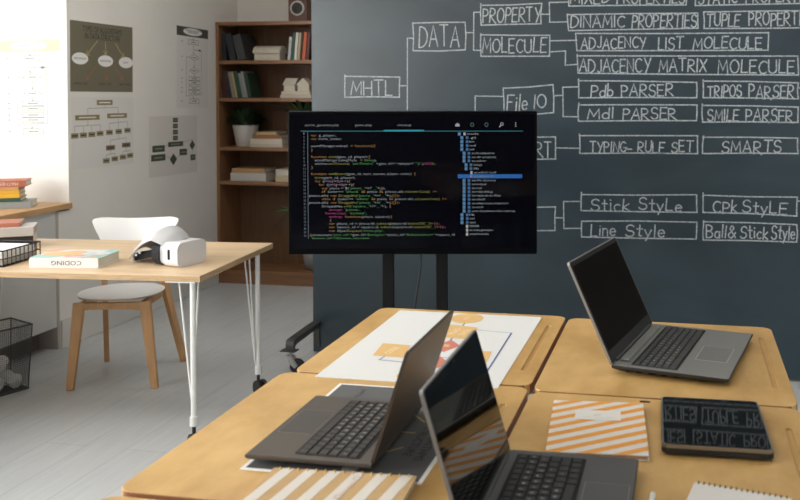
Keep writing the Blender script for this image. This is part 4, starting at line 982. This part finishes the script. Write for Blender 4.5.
m.text('IN', -.584, 2.318, .016, .022, z + .0006, 4, R(82), True); m.text('IF', -.570, 2.062, .016, .02, z + .0006, 4, R(82), True)
o = m.build('flowchart_sheet', [sheet_w, fl_o, fl_b, fl_r, mat('pale_lettering', (.85, .72, .5), .75)]); o.location = (OX, OY, TZ + .0002)
tag(o, 'large white sheet printed with an orange and red flowchart on the far left table', 'poster')

# dark print lying under the brownish laptop
m = MB(); m.box(0, .430, 0, .312, 0, .0008, 5)
m.rect(.007, .423, .007, .305, .0010, 0)
mm = MB(); algorithms(mm, .416, .298, 0.0013, .62, .40, .80, .085, .165, .045)
m.add([(v[0] + .007, v[1] + .007, v[2]) for v in mm.v], mm.f, 0); m.mi[-len(mm.mi):] = mm.mi
o = m.build('poster', [mat('charcoal_grey_print', (.100, .103, .105), .55), ink, mat('oval_white_print', (.45, .45, .44), .7), yel, red, paper_m])
place_flat(o, (-.722, 1.756, TZ + .0002), (0, -1, 0), (1, 0, 0))
tag(o, 'dark charcoal print with white border lying under the brownish laptop', 'poster')

# ------------------------------------------------------------------ laptops
KEYROWS = ['`1234567890-=<', 'QWERTYUIOP[]/', 'ASDFGHJKL;*', 'ZXCVBNM,./']
legend = mat('key_legend', (.60, .62, .62), .6)
_KM = {}
def key_mesh(w, d, ch_, mats_, tagm):
    k = (round(w, 4), round(d, 4), ch_, tagm)
    if k not in _KM:
        m = MB(); t = .0022; i = .0012
        V = [(-d / 2, -w / 2, 0), (d / 2, -w / 2, 0), (d / 2, w / 2, 0), (-d / 2, w / 2, 0), (-d / 2 + i, -w / 2 + i, t), (d / 2 - i, -w / 2 + i, t), (d / 2 - i, w / 2 - i, t), (-d / 2 + i, w / 2 - i, t)]
        m.add(V, [(4, 5, 6, 7), (0, 1, 5, 4), (1, 2, 6, 5), (2, 3, 7, 6), (3, 0, 4, 7)])
        if ch_: m.text(ch_, -.0008, -.0012, .0056, None, t + .0002, 1, R(90), True)
        _KM[k] = m.mesh('key', mats_)
    return _KM[k]
def laptop(label, loc, rz, W, D, L, ang, body, deck, keym, kx0, kx1, pad, cols, lidback, lidfront, screen, ports=False, hgt=.019, bez=.012, chin=.022, padk=.72):
    e = thing('laptop', label, 'laptop', loc, rz)
    # base: wedge with rubber feet
    m = MB(); rings = []
    for (xa, xb, hw, zz) in ((.012, D - .040, W / 2 - .016, .004), (-.002, D - .004, W / 2 - .002, hgt - .0075), (-.004, D, W / 2, hgt - .005), (-.004, D, W / 2, hgt)):
        rings.append([(xa, -hw, zz), (xb, -hw, zz), (xb, hw, zz), (xa, hw, zz)])
    V_ = [p for r_ in rings for p in r_]
    F_ = [(3, 2, 1, 0), (12, 13, 14, 15)] + [(4 * j + k, 4 * j + (k + 1) % 4, 4 * j + 4 + (k + 1) % 4, 4 * j + 4 + k) for j in range(3) for k in range(4)]
    m.add(V_, F_)
    base = m.build('base', body, e, .0012, 2)
    f = MB()
    for sx in (.03, D - .06):
        for sy in (-1, 1): f.box(sx - .008, sx + .008, sy * (W / 2 - .045) - .02, sy * (W / 2 - .045) + .02, 0, .0045)
    f.build('rubber_feet', black_rub, e)
    MB().prism(rrect(.0, D - .002, -W / 2 + .001, W / 2 - .001, .006), hgt, hgt + .0006).build('palm_deck', deck, e)
    h = hgt + .0006
    kb = MB().prism(rrect(kx0 - .004, kx1 + .004, -W / 2 + .016, W / 2 - .016, .004), h, h + .0003).build('keyboard', black_pl, e)
    rows = 6; rd = (kx1 - kx0) / rows; kw = (W - .036) / cols
    cap = mat(keym[0], keym[1], .5)
    def add_key(x, y, w, d, c):
        o_ = bpy.data.objects.new('key', key_mesh(w - .0022, d - .0022, c, [cap, legend], keym[0])); COL.objects.link(o_)
        o_.parent = kb; o_.location = (x, y, h + .0003)
    y00 = -W / 2 + .018
    for r in range(rows):
        x = kx0 + rd * (r + .5)
        if r == 0:
            for c in range(cols): add_key(x, y00 + kw * (c + .5), kw, rd * .85, None)
        elif r == 5:
            c = 0
            while c < cols:
                span = 5 if c == 4 else 1
                add_key(x, y00 + kw * (c + span / 2), kw * span, rd, None); c += span
        else:
            lead = (0, .5, .75, 1.2)[r - 1]; chs = KEYROWS[r - 1]
            if lead: add_key(x, y00 + kw * lead / 2, kw * lead, rd, None)
            n = int(cols - lead); p = y00 + kw * lead
            for c in range(n):
                w = kw if c < n - 1 else (-p + y00 + kw * cols)
                add_key(x, p + w / 2, w, rd, chs[c] if c < len(chs) else None); p += w
    px0, px1, py0, py1 = pad
    MB().prism(rrect(px0 - .0015, px1 + .0015, py0 - .0015, py1 + .0015, .004), h, h + .0002).build('touchpad_rim', mat(keym[0] + '_rim', tuple(min(1, c * 2.0) for c in deck_rgb[deck.name]), .3, .5), e)
    MB().prism(rrect(px0, px1, py0, py1, .003), h, h + .0004).build('touchpad', mat(keym[0] + '_pad', tuple(c * padk for c in deck_rgb[deck.name]), .35), e)
    # lid
    a = R(ang); ca_, sa_ = math.cos(a), math.sin(a)
    ML = Matrix(((0, ca_, sa_, -.001), (1, 0, 0, 0), (0, sa_, -ca_, hgt - .001), (0, 0, 0, 1)))
    m = MB(); m.prism(rrect(-W / 2, W / 2, .002, L, .007), -.0055, 0); lid = m.build('lid', lidback, e, .0012, 2); lid.matrix_local = ML
    b = MB(); b.prism(rrect(-W / 2 + .0025, W / 2 - .0025, .004, L - .0025, .006), 0, .0005).build('screen_bezel', lidfront, lid)
    MB().box(-W / 2 + bez, W / 2 - bez, chin, L - bez * 1.25, .0005, .0007).build('screen', screen, lid)
    MB().tube([(0, L - bez * .6, .0004), (0, L - bez * .6, .0009)], .0022, n=10).build('webcam', black_pl, lid)
    MB().tube([(-.003, -W / 2 + .03, hgt + .001), (-.003, W / 2 - .03, hgt + .001)], .0055, n=10).build('hinge', dark_steel, e)
    if ports:
        for (x0, x1) in ((.028, .036), (.050, .064), (.078, .093), (.105, .118), (.135, .141)):
            MB().box(x0, x1, -W / 2 + .0045, -W / 2 + .012, hgt - .0120, hgt - .0085).build('port', black_pl, e)
    return e
deck_rgb = {}
def deckm(n, rgb, rough=.42, metal=.55):
    deck_rgb[n] = rgb; return mat(n, rgb, rough, metal)
gl_black = mat('glossy_display', (.0015, .0015, .0015), .04, spec=.42)
mt_black = mat('dark_display', (.005, .003, .002), .3, spec=.04)
lap_r = laptop('grey laptop with dark screen standing open on the far right table', (-.1165, 2.108, TZ), -11.7, .371, .252, .244, 115,
       mat('laptop_grey_side', (.03, .03, .03), .45, .3), deckm('laptop_grey_deck', (.28, .28, .265)), ('key_dark', (.045, .046, .044)), .040, .135, (.160, .228, -.075, .035), 16,
       mat('laptop_lid_silver', (.33, .31, .29), .4, .6), mat('bezel_black', (.016, .017, .018), .4, spec=.3), mt_black, True, .0195, .010, .030, padk=.62)
MB().box(.006, .027, -.152, .152, .0199, .0262).build('hinge_cover', mat('laptop_grey_deck', (.28, .28, .265)), lap_r, .002)
laptop('brownish grey laptop seen from behind its lid, turned away on the left table', (-.503, 1.487, TZ + .001), 180, .288, .219, .197, 108,
       mat('laptop_bronze_side', (.10, .085, .072), .4, .5), deckm('laptop_bronze_deck', (.105, .090, .075)), ('key_brown', (.030, .026, .023)), .026, .134, (.146, .208, -.066, .042), 14,
       mat('laptop_lid_bronze', (.060, .046, .036), .42, .3), mat('bezel_black2', (.015, .014, .013), .4), gl_black, True, .017, padk=.42)
laptop('dark grey laptop with glossy screen nearest the camera, mirroring the striped notebook', (-.287, 1.289, TZ), 0, .312, .214, .213, 106.5,
       mat('laptop_slate_side', (.06, .06, .062), .4, .5), deckm('laptop_slate_deck', (.12, .12, .12)), ('key_black', (.014, .014, .015)), .018, .126, (.138, .205, -.055, .055), 14,
       mat('laptop_lid_slate', (.25, .25, .25), .4, .6), mat('bezel_glossy', (.004, .004, .005), .05, spec=.42), gl_black, False, .018)

# ------------------------------------------------------------------ notebooks, tablet, pen
def clip_poly(pts, x0, x1, y0, y1):
    def cl(P, f, it):
        out = []
        for i in range(len(P)):
            a, b = P[i - 1], P[i]
            if f(b):
                if not f(a): out.append(it(a, b))
                out.append(b)
            elif f(a): out.append(it(a, b))
        return out
    def ix(v): return lambda a, b: (v, a[1] + (b[1] - a[1]) * (v - a[0]) / (b[0] - a[0]))
    def iy(v): return lambda a, b: (a[0] + (b[0] - a[0]) * (v - a[1]) / (b[1] - a[1]), v)
    for f, it in ((lambda p: p[0] >= x0, ix(x0)), (lambda p: p[0] <= x1, ix(x1)), (lambda p: p[1] >= y0, iy(y0)), (lambda p: p[1] <= y1, iy(y1))):
        if not pts: return []
        pts = cl(pts, f, it)
    return pts
nb = thing('notebook', 'closed notebook with orange and white diagonal stripes and a white label', 'notebook', (-.156, 1.599, TZ), 5.0)
w, d, t = .176, .250, .010
cv = mat('notebook_offwhite', (.72, .69, .64), .6); ora = mat('notebook_orange', (.78, .33, .045), .6)
MB().box(-w / 2, w / 2, -d / 2, d / 2, t - .002, t).box(-w / 2, w / 2, -d / 2, d / 2, 0, .002).build('cover', cv, nb, .0006, 1)
MB().box(-w / 2 + .002, w / 2 - .002, -d / 2 + .002, d / 2 - .002, .002, t - .002).build('pages', mat('tan_pages', (.50, .33, .20), .85), nb)
m = MB(); a = R(32); dx, dy = math.cos(a), math.sin(a); nx, ny = -dy, dx
for k in range(-9, 10):
    c0 = k * .0318; hw = .0074
    P_ = [(-.4 * dx + nx * (c0 - hw), -.4 * dy + ny * (c0 - hw)), (.4 * dx + nx * (c0 - hw), .4 * dy + ny * (c0 - hw)), (.4 * dx + nx * (c0 + hw), .4 * dy + ny * (c0 + hw)), (-.4 * dx + nx * (c0 + hw), -.4 * dy + ny * (c0 + hw))]
    P_ = clip_poly(P_, -w / 2, w / 2, -d / 2, d / 2)
    if len(P_) > 2: m.poly(P_, t + .0003)
m.build('stripes', ora, nb)
m = MB(); m.rect(-.043, .043, .026, .074, t + .0006); m.line([(-.008, .047), (.006, .053)], .0014, t + .0009, 1); m.rect(-.030, -.012, .037, .0385, t + .0009, 2); m.rect(-.008, .010, .037, .0385, t + .0009, 2); m.rect(.014, .034, .037, .0385, t + .0009, 2)
m.build('label_patch', [mat('label_white', (.76, .74, .70), .6), mat('label_brown', (.35, .22, .12), .6), mat('label_grey', (.55, .53, .5), .6)], nb)

tb = thing('tablet', 'black tablet with metal rim lying beside the striped notebook, mirroring the chalkboard', 'tablet', (.0525, 1.640, TZ), 1.8); tb.rotation_euler[0] = R(-1.1); tb.location.z = TZ + .0025
rim = mat('tablet_rim', (.32, .30, .27), .3, .8)
MB().prism(rrect(-.094, .094, -.126, .126, .010), 0, .0085).build('folio_back', black_rub, tb, .001)
MB().prism(rrect(-.0935, .0935, -.1255, .1255, .011), .0085, .0145).build('body', rim, tb, .0015)
MB().prism(rrect(-.0905, .0905, -.1225, .1225, .009), .0145, .0149).build('screen', mat('tablet_glass', (.001, .001, .0012), .025, spec=.24), tb)
MB().tube([(0, .1195, .0149), (0, .1195, .0151)], .002, n=10).build('camera_dot', black_pl, tb)

sn = thing('spiral_notebook', 'kraft and white striped spiral notebook at the lower edge on the left table', 'notebook', (-.536, 1.322, TZ + .0012), 3.0)
w, d, t = .238, .297, .012
kr = mat('kraft_cover', (.52, .34, .155), .75, var=.08, vscale=40); ws = mat('stripe_white', (.66, .62, .56), .7); gold = mat('gold_wire', (.62, .40, .10), .3, .6)
MB().box(-w / 2, w / 2, -d, 0, t - .0015, t).box(-w / 2, w / 2, -d, 0, 0, .0015).build('cover', kr, sn)
MB().box(-w / 2 + .001, w / 2 - .002, -d + .003, -.002, .0015, t - .0015).build('pages', page_m, sn)
m = MB(); tx = math.tan(R(8))
for k in range(-1, 8):
    xa = -.107 + .0395 * k + .02; hw = .0098
    P_ = clip_poly([(xa - hw, .05), (xa + hw, .05), (xa + hw - .5 * tx, -.45), (xa - hw - .5 * tx, -.45)], -w / 2, w / 2, -d, 0)
    if len(P_) > 2: m.poly(P_, t + .0003)
m.build('stripes', ws, sn)
m = MB(); sx_ = -.107 + .0395 * 3 + .02
for q in (-.022, -.085):
    m.line([(sx_ + q * tx - .006 * tx + .006 * math.cos(i * .5236), q + .006 * math.sin(i * .5236)) for i in range(13)], .0014, t + .0006)
m.text('STUDIO', sx_ - .054 * tx, -.054, .006, .042, t + .0006, 0, R(82), True)
m.build('cover_print', mat('print_coral', (.62, .36, .27), .7), sn)
for i in range(15):
    x = -w / 2 + .012 + (w - .024) * i / 14
    MB().tube([(x, .004 * math.cos(a_) - .001 - .003, .006 + .0092 * math.sin(a_)) for a_ in [math.pi * .5 + 2 * math.pi * k / 12 for k in range(13)]], .0011, n=5).build('ring', gold, sn)

wn = thing('spiral_notepad', 'small white spiral notepad at the lower right edge of the right table', 'notepad', (.0895, 1.389, TZ), -11.5)
MB().box(-.074, .074, -.21, 0, 0, .0065).build('sheets', mat('pad_white', (.70, .68, .65), .75), wn, .0008, 1)
for i in range(17):
    x = -.067 + .134 * i / 16
    MB().tube([(x, .0035 * math.cos(a_) - .002, .0045 + .0046 * math.sin(a_)) for a_ in [2 * math.pi * k / 10 for k in range(11)]], .0009, n=5).build('ring', dark_steel, wn)
pn = thing('stylus_pen', 'white stylus pen lying between the near laptop and the white notepad', 'pen', (-.0465, 1.350, TZ), -3)
MB().tube([(0, 0, .0048), (0, -.12, .0048)], .0046, n=16).build('barrel', mat('pen_white', (.72, .72, .68), .3), pn)
MB().tube([(0, .004, .0048), (0, .003, .0048), (0, 0, .0048)], [.0022, .0038, .0046], n=16).build('end_cap', mat('pen_cap', (.6, .6, .5), .3), pn)

# ------------------------------------------------------------------ camera
F_PX, CX, CY = 878.15, 521.01, 111.28
cd = bpy.data.cameras.new('camera'); co_c = bpy.data.objects.new('camera', cd); COL.objects.link(co_c)
cd.sensor_fit = 'HORIZONTAL'; cd.sensor_width = 36; cd.lens = F_PX / 800 * 36
cd.shift_x = (400 - CX) / 800; cd.shift_y = (CY - 250) / 800
co_c.location = (0, 0, 1.5); co_c.rotation_euler = (R(90 - 1.491), 0, R(10.607))
cd.clip_start = .05; cd.clip_end = 50
cd.dof.use_dof = True; cd.dof.focus_distance = 2.75; cd.dof.aperture_fstop = 6.0
scene.camera = co_c

# ------------------------------------------------------------------ daylight and added fill lights
wd = bpy.data.worlds.new('sky'); scene.world = wd; wd.use_nodes = True
wd.node_tree.nodes['Background'].inputs[0].default_value = (.80, .90, 1.0, 1); wd.node_tree.nodes['Background'].inputs[1].default_value = 1.8
for i in range(4):
    ld = bpy.data.lights.new('daylight_window', 'AREA'); ld.shape = 'RECTANGLE'; ld.size = 1.9; ld.size_y = 1.6; ld.energy = WIN[i]; ld.color = (1.0, .98, .94)
    lo = bpy.data.objects.new('daylight_window', ld); COL.objects.link(lo)
    lo.location = (XW - .35, (wy[i] + wy[i + 1]) / 2, 2.0); lo.rotation_euler = (0, R(-78), 0)
ld = bpy.data.lights.new('daylight_window', 'AREA'); ld.shape = 'RECTANGLE'; ld.size = 1.5; ld.size_y = 1.6; ld.energy = FRONT_FILL; ld.color = (1.0, .97, .93)  # fill lamp outside the added front window
lo = bpy.data.objects.new('daylight_window', ld); COL.objects.link(lo); lo.location = (2.0, YR - .25, 1.9); lo.rotation_euler = (R(90), 0, 0)
for cx_, cy__ in ((-2.1, 4.6), (-1.6, 2.2), (.6, 3.2)):  # unseen overhead panels, added because the floor came out too dark
    cl = thing('added_fill_panel', 'ceiling light panel added out of view to brighten the floor', 'ceiling light', (cx_, cy__, ZC - .045), 0, 'added ceiling light panels')
    m = MB()
    for (a, b2, c2, d2) in ((-.61, .61, -.31, -.29), (-.61, .61, .29, .31), (-.61, -.59, -.29, .29), (.59, .61, -.29, .29)): m.box(a, b2, c2, d2, 0, .045)
    m.build('frame', white_steel, cl)
    MB().box(-.59, .59, -.29, .29, .012, .02).build('diffuser', mat('fill_diffuser', (.95, .91, .85), .6, emit=CEIL_FILL), cl)
scene.view_settings.view_transform = 'Standard'; scene.view_settings.look = 'None'; scene.view_settings.exposure = EXPO; scene.view_settings.gamma = 1; scene.view_settings.use_curve_mapping = False
